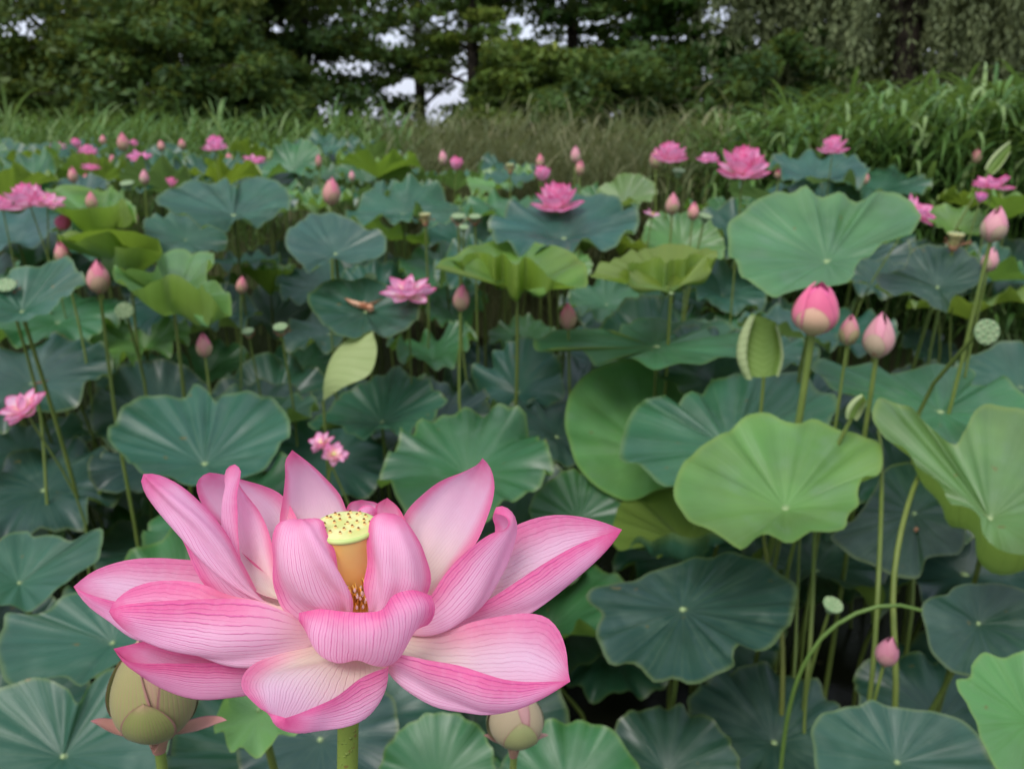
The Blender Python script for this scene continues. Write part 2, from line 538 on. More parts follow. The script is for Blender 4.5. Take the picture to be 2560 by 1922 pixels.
def blade_mesh_arrays(P):
    V = P.reshape(-1, 3)[NA - 1:]                      # drop all but one copy of the centre
    n = len(V)
    def I(i, j):
        return 0 if i == 0 else 1 + (i - 1) * NA + (j % NA)
    F3 = [(0, I(1, j), I(1, j + 1)) for j in range(NA)]
    F4 = [(I(i, j), I(i + 1, j), I(i + 1, j + 1), I(i, j + 1)) for i in range(1, NR - 1) for j in range(NA)]
    return V, F3, F4
UVB = np.zeros((NR, NA, 2))
UVB[:, :, 0] = (TH / (2 * math.pi))[None]
UVB[:, :, 1] = RHO[:, None]
_V, _F3, _F4 = blade_mesh_arrays(np.zeros((NR, NA, 3)))
_UVS3 = [((j + .5) / NA, 0.0, j / NA, RHO[1], (j + 1) / NA, RHO[1]) for j in range(NA)]
_UVS4 = [(j / NA, RHO[i], j / NA, RHO[i + 1], (j + 1) / NA, RHO[i + 1], (j + 1) / NA, RHO[i]) for i in range(1, NR - 1) for j in range(NA)]
_LV = np.concatenate([np.array(_F3).ravel(), np.array(_F4).ravel()]).astype(np.int32)
_LS = np.concatenate([np.arange(0, 3 * NA, 3), 3 * NA + np.arange(0, 4 * len(_F4), 4)]).astype(np.int32)
_LT = np.concatenate([np.full(NA, 3), np.full(len(_F4), 4)]).astype(np.int32)
_LUV = np.concatenate([np.array(_UVS3).ravel(), np.array(_UVS4).ravel()]).astype(np.float32)

def blade_mesh(P):
    V = P.reshape(-1, 3)[NA - 1:].astype(np.float32)
    me = bpy.data.meshes.new('blade')
    me.vertices.add(len(V))
    me.vertices.foreach_set('co', V.ravel())
    me.loops.add(len(_LV))
    me.loops.foreach_set('vertex_index', _LV)
    me.polygons.add(len(_LS))
    me.polygons.foreach_set('loop_start', _LS)
    me.polygons.foreach_set('loop_total', _LT)
    me.uv_layers.new(name='UVMap').data.foreach_set('uv', _LUV)
    me.update(calc_edges=True)
    me.polygons.foreach_set('use_smooth', np.ones(len(_LS), dtype=bool))
    me.materials.append(M_LEAF)
    return me

def rot_xy(V, tilt, roll, yaw=0.0):
    """tilt: face turned towards the camera side (-Y); roll: right side up; yaw about the vertical"""
    cy, sy = math.cos(R(yaw)), math.sin(R(yaw))
    Mz = np.array([[cy, -sy, 0], [sy, cy, 0], [0, 0, 1]])
    a, b = R(tilt), R(roll)
    Mx = np.array([[1, 0, 0], [0, math.cos(a), -math.sin(a)], [0, math.sin(a), math.cos(a)]])
    My = np.array([[math.cos(b), 0, -math.sin(b)], [0, 1, 0], [math.sin(b), 0, math.cos(b)]])
    M = My @ Mx @ Mz
    return V @ M.T, M

def stem_path(top, foot, axis, n=12, sway=0.02, seed=0):
    r = np.random.default_rng(seed)
    L = np.linalg.norm(top - foot)
    p1 = top - np.asarray(axis) * L * 0.22
    p2 = foot + np.array([r.normal() * sway, r.normal() * sway, L * 0.4])
    return catmull([top, p1 * 0.6 + (top * 0.6 + foot * 0.4) * 0.4, p2, foot], n)

LEAVES = []   # (hub, radius)
LEAF_SEED = [100]
def lotus_leaf(hub, rad, tilt, roll, a0, a1, wave, tone, label, group=None, yaw=0.0, stem_r=0.0065, foot=None, seed=None, **kw):
    LEAF_SEED[0] += 1
    seed = LEAF_SEED[0] if seed is None else seed
    r = np.random.default_rng(seed + 5000)
    hub = np.asarray(hub, dtype=float)
    P = blade_points(rad, a0, a1, wave, seed, **kw)
    V, M = rot_xy(P.reshape(-1, 3), tilt, roll, yaw)
    nrm = M @ np.array([0, 0, 1.0])
    if foot is None:
        foot = np.array([hub[0] - nrm[0] * 0.25 + r.normal() * 0.04, hub[1] - nrm[1] * 0.25 + r.normal() * 0.04 + 0.03, -0.12])
    root = thing('lotus_leaf', label, 'leaf', foot, group)
    me = blade_mesh((V + hub - foot).reshape(NR, NA, 3))
    o = bpy.data.objects.new('blade', me)
    COL.objects.link(o)
    o.parent = root
    t = np.array(TONES[tone]) * (1 + 0.10 * r.normal(size=3) * np.array([1.2, 0.7, 1.0]))
    o.color = (*np.clip(t, 0.01, 0.6), 1)
    Vt, Ft, ut = tube(stem_path(hub - nrm * 0.002, foot, nrm, 14, 0.025, seed), np.linspace(stem_r * 0.85, stem_r * 1.2, 14), 8)
    k = 0.5 + 0.4 * r.random()
    link_part('stem', Vt, Ft, root, root, ut, M_STEM, True, (k, k * (0.95 + 0.1 * r.random()), k * 0.9))
    if np.linalg.norm(hub - CAM) < 3.2:
        pr = [(0.0, 0.004), (rad * 0.014, 0.0042), (rad * 0.026, 0.003), (rad * 0.032, 0.0)]
        Vn, Fn, un = lathe(pr, 14, hub + nrm * 0.0015, 0.05, nrm)
        link_part('navel', Vn, Fn, root, root, un, M_NAVEL)
    LEAVES.append((hub, rad))
    return root

# ------------------------------------------------------------------ the large open flower
def C1(x, y):
    return 160 + x * 0.4816, 1100 + y * 0.4816
def C2(x, y):
    return 760 + x * 0.4816, 1100 + y * 0.4816

FBX, FBY = 872, 1545          # base of the receptacle as seen, at distance D0
FB = PT(FBX, FBY, D0)
def fbase(az, dz=0.0):
    a = R(az)
    return FB + np.array([0.0095 * math.cos(a), 0.0095 * math.sin(a), 0.002 + dz])

def hero_petal(root, frame, az, curves, color=(1, 1, 1), nu=34, nv=33, wrinkle=0.0008, spread=26, seed=1):
    """curves: two margins first and last, the keel (and folds) between; rows are (x, y, offset in cm)"""
    cc = C1 if frame == 1 else C2
    n = len(curves)
    loft = []
    for i, c in enumerate(curves):
        f = i / (n - 1) * 2 - 1
        pts = [fbase(az + f * spread * (1 if math.sin(R(az)) < 0.35 else -1), -0.001 * (1 - abs(f)))]
        for (x, y, dz) in c:
            tx, ty = cc(x, y)
            pts.append(PT(tx, ty, D0 + dz * 0.01))
        loft.append(catmull(pts, nu))
    L = np.array(loft)                              # n, nu, 3
    s = np.linspace(-1, 1, nv)
    P = np.zeros((nu, nv, 3))
    if n == 3:
        A, K, B = L
        p = np.abs(s)[None, :, None] ** 2.15
        P = K[:, None] + (B - A)[:, None] / 2 * s[None, :, None] + ((A + B) / 2 - K)[:, None] * p
    else:
        for i in range(nu):
            P[i] = catmull(L[:, i] + np.arange(n)[:, None] * 1e-7, nv)
    r = np.random.default_rng(seed)
    # fine unevenness of the petal sheet
    T = np.gradient(P, axis=0)
    S = np.gradient(P, axis=1)
    N = np.cross(T, S)
    N /= np.linalg.norm(N, axis=2)[:, :, None] + 1e-12
    tt = np.linspace(0, 1, nu)[:, None]
    ss = s[None]
    w = np.zeros((nu, nv))
    for k in range(6):
        w += r.normal() * np.sin(r.uniform(3, 11) * tt + r.uniform(3, 9) * ss + r.random() * 6)
    w += 1.2 * np.sin(9 * tt + 3 * r.random()) * np.abs(ss) ** 4 + 0.9 * np.sin(23 * tt + 6 * r.random() + 2 * np.sign(ss)) * np.abs(ss) ** 6
    P = P + N * (w * wrinkle * np.sin(np.pi * tt) * 0.8)[:, :, None]
    uv = np.stack(np.broadcast_arrays((ss + 1) / 2, tt), -1).reshape(-1, 2)
    F = grid_faces(nu, nv)
    # inner face = concave side, must be the front face
    i, j = nu // 2, nv // 2
    mid = (P[i, 0] + P[i, -1]) / 2
    conc = mid - P[i, j]
    fn = np.cross(P[i + 1, j] - P[i, j], P[i, j + 1] - P[i, j])
    if fn @ conc < 0:
        F = F[:, ::-1]
    return link_part('petal', P.reshape(-1, 3), F, root, root, uv, M_PETAL, True, color)

foot = np.array([FB[0] - 0.004, FB[1] + 0.02, -0.12])
hero = thing('lotus_flower', 'large open pink lotus flower with orange receptacle and yellow green pod top', 'flower', foot)
# back petals first
hero_petal(hero, 2, 95, [
    [(150, 640, 1.6), (200, 420, 2.8), (240, 322, 3.2), (300, 309, 3.3)],
    [(300, 620, 2.2), (300, 450, 3.4), (300, 350, 3.6), (300, 309, 3.3)],
    [(460, 640, 1.6), (430, 440, 2.8), (385, 330, 3.2), (300, 309, 3.3)]], (1, .92, .94), seed=3)
hero_petal(hero, 2, 75, [
    [(340, 640, 1.4), (372, 430, 2.3), (378, 335, 2.5), (432, 299, 2.6)],
    [(450, 640, 1.8), (440, 430, 2.9), (430, 340, 2.8), (432, 299, 2.6)],
    [(590, 620, 1.4), (520, 405, 2.2), (476, 340, 2.4), (432, 299, 2.6)]], (1, .85, .86), seed=4)
hero_petal(hero, 2, 92, [
    [(266, 420, 1.9), (270, 375, 2.0), (300, 348, 2.1), (345, 340, 2.2), (378, 360, 2.2)],
    [(300, 440, 1.5), (296, 400, 1.4), (318, 378, 1.4), (350, 372, 1.5), (378, 382, 2.0)],
    [(350, 440, 1.9), (345, 402, 1.6), (350, 392, 1.7), (365, 392, 1.9), (379, 386, 2.1)]], (1, .95, .97), seed=5)
hero_petal(hero, 1, 112, [
    [(1200, 640, 2.2), (1128, 420, 3.0), (1133, 320, 3.0), (1148, 200, 2.8), (1150, 100, 2.5), (1185, 52, 2.4)],
    [(1380, 640, 2.8), (1320, 420, 4.0), (1290, 300, 4.1), (1250, 180, 3.7), (1208, 100, 3.0), (1185, 52, 2.4)],
    [(1540, 560, 2.4), (1490, 385, 3.0), (1455, 305, 3.1), (1400, 230, 3.0), (1340, 165, 2.8), (1250, 100, 2.6), (1185, 52, 2.4)]], (1, .97, .97), seed=6)
hero_petal(hero, 1, 138, [
    [(960, 640, 1.8), (770, 390, 2.7), (740, 360, 2.8), (700, 290, 2.8), (688, 228, 2.7), (722, 182, 2.6), (755, 168, 2.6)],
    [(1080, 620, 2.8), (960, 410, 4.0), (885, 310, 4.0), (815, 225, 3.4), (775, 182, 2.9), (755, 168, 2.6)],
    [(1270, 560, 2.3), (1190, 360, 3.4), (1130, 290, 3.6), (1020, 235, 3.5), (900, 203, 3.2), (800, 176, 2.8), (755, 168, 2.6)]], (1, .97, .98), seed=7)
hero_petal(hero, 1, 155, [
    [(970, 740, .5), (912, 612, .6), (899, 520, .6), (885, 400, .6), (890, 290, .7), (913, 205, .9), (916, 150, 1.0), (886, 125, 1.05)],
    [(930, 730, .7), (868, 605, 1.1), (842, 520, 1.25), (834, 400, 1.3), (828, 260, 1.3), (831, 190, 1.2), (850, 142, 1.1), (886, 125, 1.05)],
    [(1020, 770, 1.2), (960, 600, 2.1), (935, 480, 2.2), (908, 360, 2.1), (893, 250, 1.7), (888, 170, 1.3), (886, 125, 1.05)],
    [(1230, 890, .4), (1130, 760, 1.2), (1085, 580, 1.7), (1060, 480, 1.8), (1020, 400, 1.8), (960, 305, 1.7), (912, 225, 1.5), (886, 126, 1.05)]], (1, 1, 1), seed=8, nu=40, nv=41)
hero_petal(hero, 2, 58, [
    [(430, 640, 1.8), (500, 450, 2.7), (560, 340, 3.0), (640, 260, 3.0), (740, 195, 2.8), (850, 150, 2.5), (905, 122, 2.2), (926, 93, 2.0)],
    [(560, 660, 2.3), (690, 480, 3.3), (800, 330, 3.4), (880, 215, 2.9), (918, 140, 2.3), (926, 93, 2.0)],
    [(680, 790, 1.2), (800, 650, 1.6), (900, 512, 1.8), (945, 420, 2.0), (978, 310, 2.0), (988, 220, 2.0), (965, 135, 2.0), (926, 93, 2.0)]], (1, .98, .98), seed=9)
hero_petal(hero, 2, 22, [
    [(700, 760, 1.6), (900, 580, 2.2), (1050, 470, 2.2), (1105, 440, 2.2), (1200, 405, 2.0), (1300, 388, 1.8), (1420, 395, 1.5), (1550, 425, 1.1), (1651, 464, .8)],
    [(500, 1005, .5), (650, 1004, .8), (780, 980, .9), (850, 966, 1.0), (1000, 932, 1.0), (1150, 889, 1.0), (1300, 800, 1.0), (1450, 682, 1.0), (1560, 580, .9), (1622, 508, .8), (1651, 464, .8)],
    [(640, 960, .2), (800, 903, .3), (930, 840, .3), (1100, 733, .3), (1250, 632, .3), (1380, 562, .4), (1500, 512, .6), (1590, 482, .7), (1651, 464, .8)]], seed=10)
hero_petal(hero, 2, 5, [
    [(600, 870, -1.0), (670, 790, -1.2), (720, 710, -1.3), (800, 620, -1.3), (900, 532, -1.2), (980, 484, -1.0), (1040, 464, -.8), (1062, 432, -.7), (1046, 398, -.6), (1010, 385, -.5), (986, 378, -.4)],
    [(480, 985, -.5), (620, 1013, -.8), (700, 1003, -.8), (800, 962, -.7), (880, 902, -.6), (940, 832, -.4), (1000, 722, -.2), (1050, 622, 0), (1090, 522, 0), (1105, 450, 0), (1086, 384, -.1), (1040, 346, -.2), (1000, 348, -.3), (986, 376, -.4)],
    [(620, 930, .5), (780, 840, 1.0), (880, 730, 1.2), (950, 620, 1.2), (985, 520, 1.0), (992, 450, .7), (980, 410, .2), (986, 377, -.4)]], seed=11, nu=44)
hero_petal(hero, 1, 165, [
    [(1050, 800, 1.6), (900, 715, 2.2), (700, 628, 2.8), (600, 617, 3.0), (450, 610, 3.0), (300, 625, 3.0), (150, 680, 2.6), (85, 728, 2.3), (50, 759, 2.0)],
    [(1150, 930, 1.0), (900, 970, 1.2), (700, 1020, 1.4), (500, 1030, 1.5), (380, 1005, 1.6), (250, 918, 1.7), (130, 848, 1.8), (75, 795, 1.9), (50, 760, 2.0)],
    [(1100, 890, .5), (900, 880, .6), (700, 868, .7), (500, 862, .8), (250, 836, 1.0), (130, 798, 1.5), (80, 776, 1.8), (50, 760, 2.0)]], seed=12)
hero_petal(hero, 1, 178, [
    [(1000, 860, .5), (900, 838, .5), (830, 812, .4), (760, 752, .2), (680, 655, 0), (600, 545, -.1), (520, 432, -.2), (450, 332, -.2), (413, 262, -.2), (401, 200, -.2), (412, 176, -.2)],
    [(1130, 880, 0), (960, 790, -.4), (850, 680, -.8), (760, 570, -1.0), (660, 440, -1.0), (560, 330, -.8), (470, 232, -.5), (412, 176, -.2)],
    [(1060, 850, .5), (1000, 790, .6), (950, 710, .6), (910, 612, .5), (870, 512, .5), (800, 420, .4), (720, 332, .3), (640, 260, .2), (550, 207, .1), (460, 175, -.1), (412, 176, -.2)]], seed=13)
hero_petal(hero, 1, 205, [
    [(1150, 1080, -.3), (1000, 1120, -.2), (700, 1090, 0), (560, 1066, 0), (430, 1043, -.3), (340, 1062, -.7), (257, 1081, -1.0)],
    [(1200, 1220, -.6), (1050, 1310, -.8), (850, 1340, -1.0), (700, 1336, -1.0), (550, 1292, -1.0), (400, 1215, -1.0), (310, 1145, -1.0), (257, 1082, -1.0)],
    [(1150, 1140, -1.0), (1000, 1160, -1.4), (800, 1162, -1.5), (560, 1160, -1.6), (400, 1156, -1.5), (318, 1136, -1.3), (257, 1083, -1.0)]], (.93, .72, .82), seed=14)  # darker tint: shade of the petals above put into the colour
hero_petal(hero, 1, 195, [
    [(1150, 870, -.5), (1000, 830, -.7), (850, 800, -.8), (720, 748, -.8), (600, 730, -.8), (440, 740, -.9), (320, 785, -1.1), (255, 846, -1.3), (234, 888, -1.5)],
    [(1290, 1066, -1.2), (1150, 1122, -1.7), (1000, 1163, -2.1), (850, 1165, -2.3), (700, 1130, -2.3), (500, 1070, -2.2), (330, 990, -2.0), (252, 922, -1.7), (234, 890, -1.5)],
    [(1260, 945, -1.3), (1215, 922, -1.6), (1150, 888, -2.0), (1000, 832, -2.4), (830, 822, -2.6), (600, 830, -2.6), (400, 842, -2.4), (285, 862, -2.0), (234, 889, -1.5)]], seed=15)
hero_petal(hero, 2, 332, [
    [(480, 1010, -.6), (620, 1014, -.6), (750, 992, -.6), (900, 942, -.6), (1050, 910, -.6), (1170, 899, -.8), (1260, 920, -1.0), (1314, 972, -1.3), (1347, 1040, -1.6), (1366, 1120, -1.9), (1372, 1200, -2.1), (1382, 1252, -2.3)],
    [(430, 1140, -1.8), (520, 1240, -2.4), (600, 1300, -2.6), (700, 1358, -2.7), (850, 1396, -2.7), (950, 1412, -2.7), (1120, 1386, -2.6), (1250, 1332, -2.5), (1345, 1276, -2.4), (1382, 1252, -2.3)],
    [(440, 1128, -2.4), (500, 1110, -3.0), (650, 1135, -3.4), (800, 1165, -3.5), (950, 1210, -3.5), (1050, 1240, -3.3), (1170, 1256, -3.0), (1280, 1254, -2.7), (1382, 1252, -2.3)]], seed=16)
hero_petal(hero, 1, 262, [
    [(1290, 1072, -1.8), (1100, 1105, -2.8), (1000, 1140, -3.3), (942, 1185, -3.9), (925, 1240, -4.6), (950, 1310, -5.3), (1000, 1372, -6.0), (1060, 1412, -6.5), (1150, 1440, -7.0)],
    [(1410, 1130, -2.0), (1340, 1250, -3.6), (1250, 1370, -5.0), (1170, 1440, -6.0), (1085, 1470, -6.7), (1100, 1462, -6.95), (1150, 1440, -7.0)],
    [(1600, 1120, -1.8), (1672, 1210, -2.6), (1662, 1320, -3.3), (1590, 1425, -4.1), (1500, 1476, -4.9), (1350, 1504, -5.8), (1270, 1508, -6.5), (1170, 1482, -6.9), (1150, 1440, -7.0)],
    [(1600, 1090, -2.2), (1684, 1172, -3.2), (1620, 1198, -3.8), (1550, 1235, -4.4), (1400, 1330, -5.4), (1300, 1382, -6.1), (1210, 1420, -6.7), (1150, 1441, -7.0)]], (1, .97, .97), seed=17, nu=40, nv=41)
hero_petal(hero, 1, 218, [
    [(1260, 945, -1.4), (1205, 915, -1.7), (1120, 868, -2.1), (1075, 790, -2.3), (1057, 690, -2.3), (1067, 570, -2.1), (1090, 480, -1.9), (1112, 436, -1.7), (1150, 416, -1.6), (1230, 412, -1.6)],
    [(1400, 880, -2.2), (1330, 760, -3.2), (1280, 640, -3.5), (1250, 520, -3.2), (1235, 440, -2.5), (1228, 408, -1.9), (1230, 412, -1.6)],
    [(1488, 910, -1.6), (1485, 860, -2.1), (1478, 790, -2.4), (1450, 680, -2.5), (1402, 560, -2.4), (1347, 462, -2.1), (1338, 430, -1.9), (1300, 413, -1.7), (1230, 412, -1.6)]], seed=18)
hero_petal(hero, 2, 312, [
    [(338, 910, -1.2), (340, 860, -1.6), (325, 700, -2.0), (314, 560, -2.0), (320, 480, -1.9), (346, 404, -1.6), (400, 379, -1.4), (440, 378, -1.3)],
    [(440, 860, -2.2), (490, 720, -3.0), (490, 580, -3.0), (470, 460, -2.4), (452, 392, -1.7), (440, 378, -1.3)],
    [(560, 900, -1.4), (640, 810, -1.6), (663, 720, -1.7), (658, 650, -1.6), (630, 578, -1.5), (580, 500, -1.4), (520, 412, -1.3), (480, 385, -1.3), (440, 378, -1.3)]], seed=19)
hero_petal(hero, 2, 284, [
    [(120, 1050, -1.8), (15, 1000, -2.3), (-22, 930, -2.6), (-26, 895, -2.7)],
    [(170, 1095, -2.2), (85, 1100, -3.1), (60, 1010, -3.6), (70, 930, -3.5), (78, 876, -3.2)],
    [(225, 1110, -2.3), (190, 1156, -3.3), (185, 1050, -4.2), (192, 940, -4.2), (198, 888, -3.9)],
    [(262, 1110, -2.3), (285, 1168, -3.5), (300, 1060, -4.6), (310, 950, -4.7), (315, 893, -4.5)],
    [(310, 1110, -2.3), (350, 1166, -3.5), (390, 1050, -4.6), (402, 950, -4.8), (402, 880, -4.6)],
    [(360, 1110, -2.3), (440, 1138, -3.3), (500, 1030, -4.3), (495, 900, -4.4), (462, 806, -4.0)],
    [(420, 1085, -2.1), (520, 1080, -2.9), (592, 985, -3.7), (600, 870, -3.9), (560, 777, -3.5)],
    [(440, 1060, -1.8), (580, 1012, -2.4), (652, 945, -2.7), (678, 868, -2.9), (660, 806, -2.9)]], seed=20, nu=40, nv=49)

# receptacle: orange cone widening up to a flat yellow-green top set with stigmas
zt = 0.0
for k in range(200):
    x_, y_, d_ = proj(FB + np.array([0, 0, k * 0.0005]))
    if y_ * 2560 / 2212 < 1324:
        zt = k * 0.0005
        break
top_r = 0.0158
FBP = FB + np.array([0.0005, 0.004, 0])
pod = [(0.0074, 0.0), (0.0086, zt * 0.2), (0.0106, zt * 0.45), (0.0128, zt * 0.7), (0.0145, zt * 0.88), (0.0149, zt * 0.945)]
V, F, uv = lathe(catmull([(a, 0, b) for a, b in pod], 24)[:, [0, 2]], 40, FBP, 0.006)
podo = link_part('seed_pod', V, F, hero, hero, uv, M_POD_BODY)
pr = [(0.0143, zt * 0.940), (0.0153, zt * 0.952), (top_r, zt * 0.975), (0.0153, zt * 0.996), (0.0143, zt)]
V, F, uv = lathe(catmull([(a, 0, b) for a, b in pr], 14)[:, [0, 2]], 48, FBP, 0.006)
link_part('pod_rim', V, F, podo, hero, uv, M_POD_RIM)
pr = [(0.0144, zt), (0.0125, zt + 0.0004), (0.006, zt + 0.0006), (0.0005, zt + 0.0006)]
V, F, uv = lathe(catmull([(a, 0, b) for a, b in pr], 14)[:, [0, 2]], 48, FBP, 0.006)
link_part('pod_top', V, F, podo, hero, uv, M_POD_TOP)
rs = np.random.default_rng(5)
spots = [(0.0015, 0.3)] + [(0.0055, 2 * math.pi * k / 7 + 0.3) for k in range(7)] + [(0.0096, 2 * math.pi * k / 12) for k in range(12)] + [(0.0122, 2 * math.pi * k / 13 + .2) for k in range(9)]
for (q, a) in spots:
    q += rs.normal() * 0.0003
    a += rs.normal() * 0.09
    p = FBP + np.array([q * math.cos(a), q * math.sin(a), zt + 0.0004])
    ax = np.array([rs.normal() * .12, rs.normal() * .12, 1.0])
    V, F, uv = lathe([(0.00095, -0.0002), (0.0008, 0.0006), (0.0006, 0.0010)], 8, p, 0, ax)
    so = link_part('stigma', V, F, podo, hero, uv, M_SEED_RING)
    V, F, uv = lathe([(0.0006, 0.0007), (0.00062, 0.0013), (0.0004, 0.0015), (0.00001, 0.0015)], 8, p, 0, ax)
    link_part('stigma_tip', V, F, so, hero, uv, M_SEED)
# stamens around the pod base
for k in range(210):
    a = rs.random() * 2 * math.pi
    h = rs.uniform(0.012, 0.021)
    out = rs.uniform(0.001, 0.008)
    p0 = FBP + np.array([0.0086 * math.cos(a), 0.0086 * math.sin(a), rs.uniform(0.001, 0.007)])
    a2 = a + rs.normal() * 0.35
    dirv = np.array([math.cos(a2), math.sin(a2), 0])
    p1 = p0 + dirv * out * 0.35 + np.array([0, 0, h * 0.7])
    p2 = p0 + dirv * out * 0.8 + np.array([0, 0, h])
    p3 = p0 + dirv * out * 1.15 + np.array([0, 0, h * rs.uniform(0.75, 1.05)])
    V, F, uv = tube(catmull([p0, p1, p2, p3], 9), np.linspace(0.0005, 0.0004, 9), 5)
    so = link_part('stamen', V, F, hero, hero, uv, M_STAMEN)
    if k % 3 == 0:
        V, F, uv = lathe([(0.0001, -0.001), (0.0006, 0), (0.0007, 0.0008), (0.00015, 0.0026)], 6, p3, 0, dirv * 0.4 + np.array([0, 0, 1]))
        link_part('anther_tip', V, F, so, hero, uv, M_STAMEN_TIP)
# stem and the little cup that carries the petals
top = FB - np.array([0, 0, 0.004])
V, F, uv = lathe([(0.0012, 0.004), (0.0085, 0.003), (0.0100, 0.0), (0.0080, -0.006), (0.0056, -0.012)], 20, FB)
link_part('flower_base', V, F, hero, hero, uv, M_POD_RIM)
path = catmull([FB + np.array([0, 0, -0.006]), PT(870, 1860, D0 + 0.012), PT(866, 1990, D0 + 0.02) , np.array([foot[0], foot[1], 0.6]), foot], 24)
V, F, uv = tube(path, np.linspace(0.0053, 0.0075, 24), 14)
link_part('stem', V, F, hero, hero, uv, M_STEM, True, (1.8, 1.8, 1.5))
# ------------------------------------------------------------------ buds, secondary flowers, seed heads
PROTECT = []      # things that must stay in sight when filler leaves are scattered: x, y, distance

def slim_stem(root, top, r0, foot, n=14, color=(1, 1, 1), axis=(0, 0, 1), seed=0):
    V, F, uv = tube(stem_path(np.asarray(top), foot, np.asarray(axis, dtype=float), n, 0.02, seed), np.linspace(r0, r0 * 1.35, n), 8)
    return link_part('stem', V, F, root, root, uv, M_STEM, True, color)

def bud_profile(t, open_=0.0):
    r = np.sin(np.pi * np.clip(t, 0, 1) ** 0.72) ** 0.8
    return np.where(t < 0.02, 0.25, r) * (1 - open_ * 0) + open_ * 0.55 * np.clip(t - 0.55, 0, 1)

def bud_petals(root, base, hgt, wid, axis, cols, seed, open_=0.0, layers=((3, 0.62, 1.10, 1.06), (3, 0.86, 1.0, 1.03), (3, 1.0, 1.0, 1.0)), flare=0.0, az=None):
    """overlapping petals wrapped on an egg shape; layers: count, height share, half-angle, radius factor (outer first)"""
    r = np.random.default_rng(int(seed * 7))
    for li, (cnt, hs, half, rf) in enumerate(layers):
        for k in range(cnt):
            az0 = 2 * math.pi * (k / cnt) + li * 1.05 + r.normal() * 0.12 + seed
            if az is not None:
                az0 = R(az[li][k])
            h1 = hs * (1 + 0.05 * r.normal()) if hs < 0.96 or open_ else 1.0
            nt, nv = 15, 13
            t = np.linspace(0, 1, nt)
            wshape = np.sin(np.pi * (0.12 + 0.88 * t) ** 0.9).clip(0, 1) ** 0.55
            P = np.zeros((nt, nv, 3))
            for i in range(nt):
                tt = min(0.9995, t[i] * h1)
                rad = wid / 2 * float(bud_profile(np.array(tt), open_)) * rf
                rad += flare * wid * max(0, t[i] - 0.6) ** 1.5 * (1.5 if li == 0 else 0.2)
                if t[i] > 0.97 and hs > 0.95:
                    rad *= 0.6
                for j in range(nv):
                    s = j / (nv - 1) * 2 - 1
                    a = az0 + s * half * wshape[i]
                    q = rad * (1 + 0.03 * (1 - abs(s)) + 0.02 * s + 0.025 * abs(s) ** 6)
                    P[i, j] = (q * math.cos(a), q * math.sin(a), tt * hgt)
            uv = np.array([[j / (nv - 1), i / (nt - 1)] for i in range(nt) for j in range(nv)])
            V = orient(P.reshape(-1, 3), axis) + base
            c = np.array(cols[min(li, len(cols) - 1)]) * (1 + 0.06 * r.normal())
            link_part('petal', V, grid_faces(nt, nv)[:, ::-1], root, root, uv, M_BUD, True, np.clip(c, 0, 1))

ROSE = [(0.47, 0.32, 0.20), (0.60, 0.28, 0.25), (0.68, 0.20, 0.27)]
GREENROSE = [(0.40, 0.36, 0.18), (0.55, 0.30, 0.25), (0.66, 0.24, 0.30)]
HOT = [(0.66, 0.42, 0.28), (0.82, 0.16, 0.30), (0.86, 0.15, 0.34)]
PALE = [(0.52, 0.40, 0.28), (0.68, 0.34, 0.36), (0.76, 0.32, 0.40)]

def lotus_bud(x, y, w, h, d, label, cols=ROSE, lean=(0, 0), group=None, layers=None, flare=0.0, open_=0.0, sepals=True, seed=0, stem_c=1.0):
    """x, y: middle of the bud in the photograph (2212 wide); w, h in the same pixels; d metres"""
    W, H = w * SD * d, h * SD * d
    axis = np.array([lean[0], lean[1], 1.0])
    axis /= np.linalg.norm(axis)
    H = 1.12 * H / max(0.6, abs(axis @ UPV))
    W = W * 0.94
    mid = PD(x, y, d)
    base = mid - axis * H / 2
    r = np.random.default_rng(seed + 77)
    foot = np.array([base[0] - axis[0] * 0.15 + r.normal() * 0.03, base[1] - axis[1] * .1 + r.normal() * 0.03, -0.12])
    root = thing('lotus_bud', label, 'flower bud', foot, group)
    kw = dict(layers=layers) if layers else {}
    bud_petals(root, base, H, W, axis, cols, seed, open_=open_, flare=flare, **kw)
    if sepals:
        for k in range(3):
            a = 2 * math.pi * k / 3 + seed
            L = 0.30 * H
            P = petal_points(L, L * 0.5, 20, 55, 0.6, a, r0=W * 0.10, nt=8, nv=7)
            uv = UVQ(8, 7)
            V = orient(P.reshape(-1, 3), axis) + base
            link_part('sepal', V, grid_faces(8, 7)[:, ::-1], root, root, uv, M_BUD, True, (0.42, 0.24, 0.14))
    rs_ = max(0.0022, W * 0.085)
    slim_stem(root, base + axis * 0.003, rs_, foot, 14, (stem_c * 1.1,) * 3, axis, seed)
    PROTECT.append((x, y, d, w * 0.6, h * 0.7))
    return root

def UVQ(nt, nv):
    return np.array([[j / (nv - 1), i / (nt - 1)] for i in range(nt) for j in range(nv)])

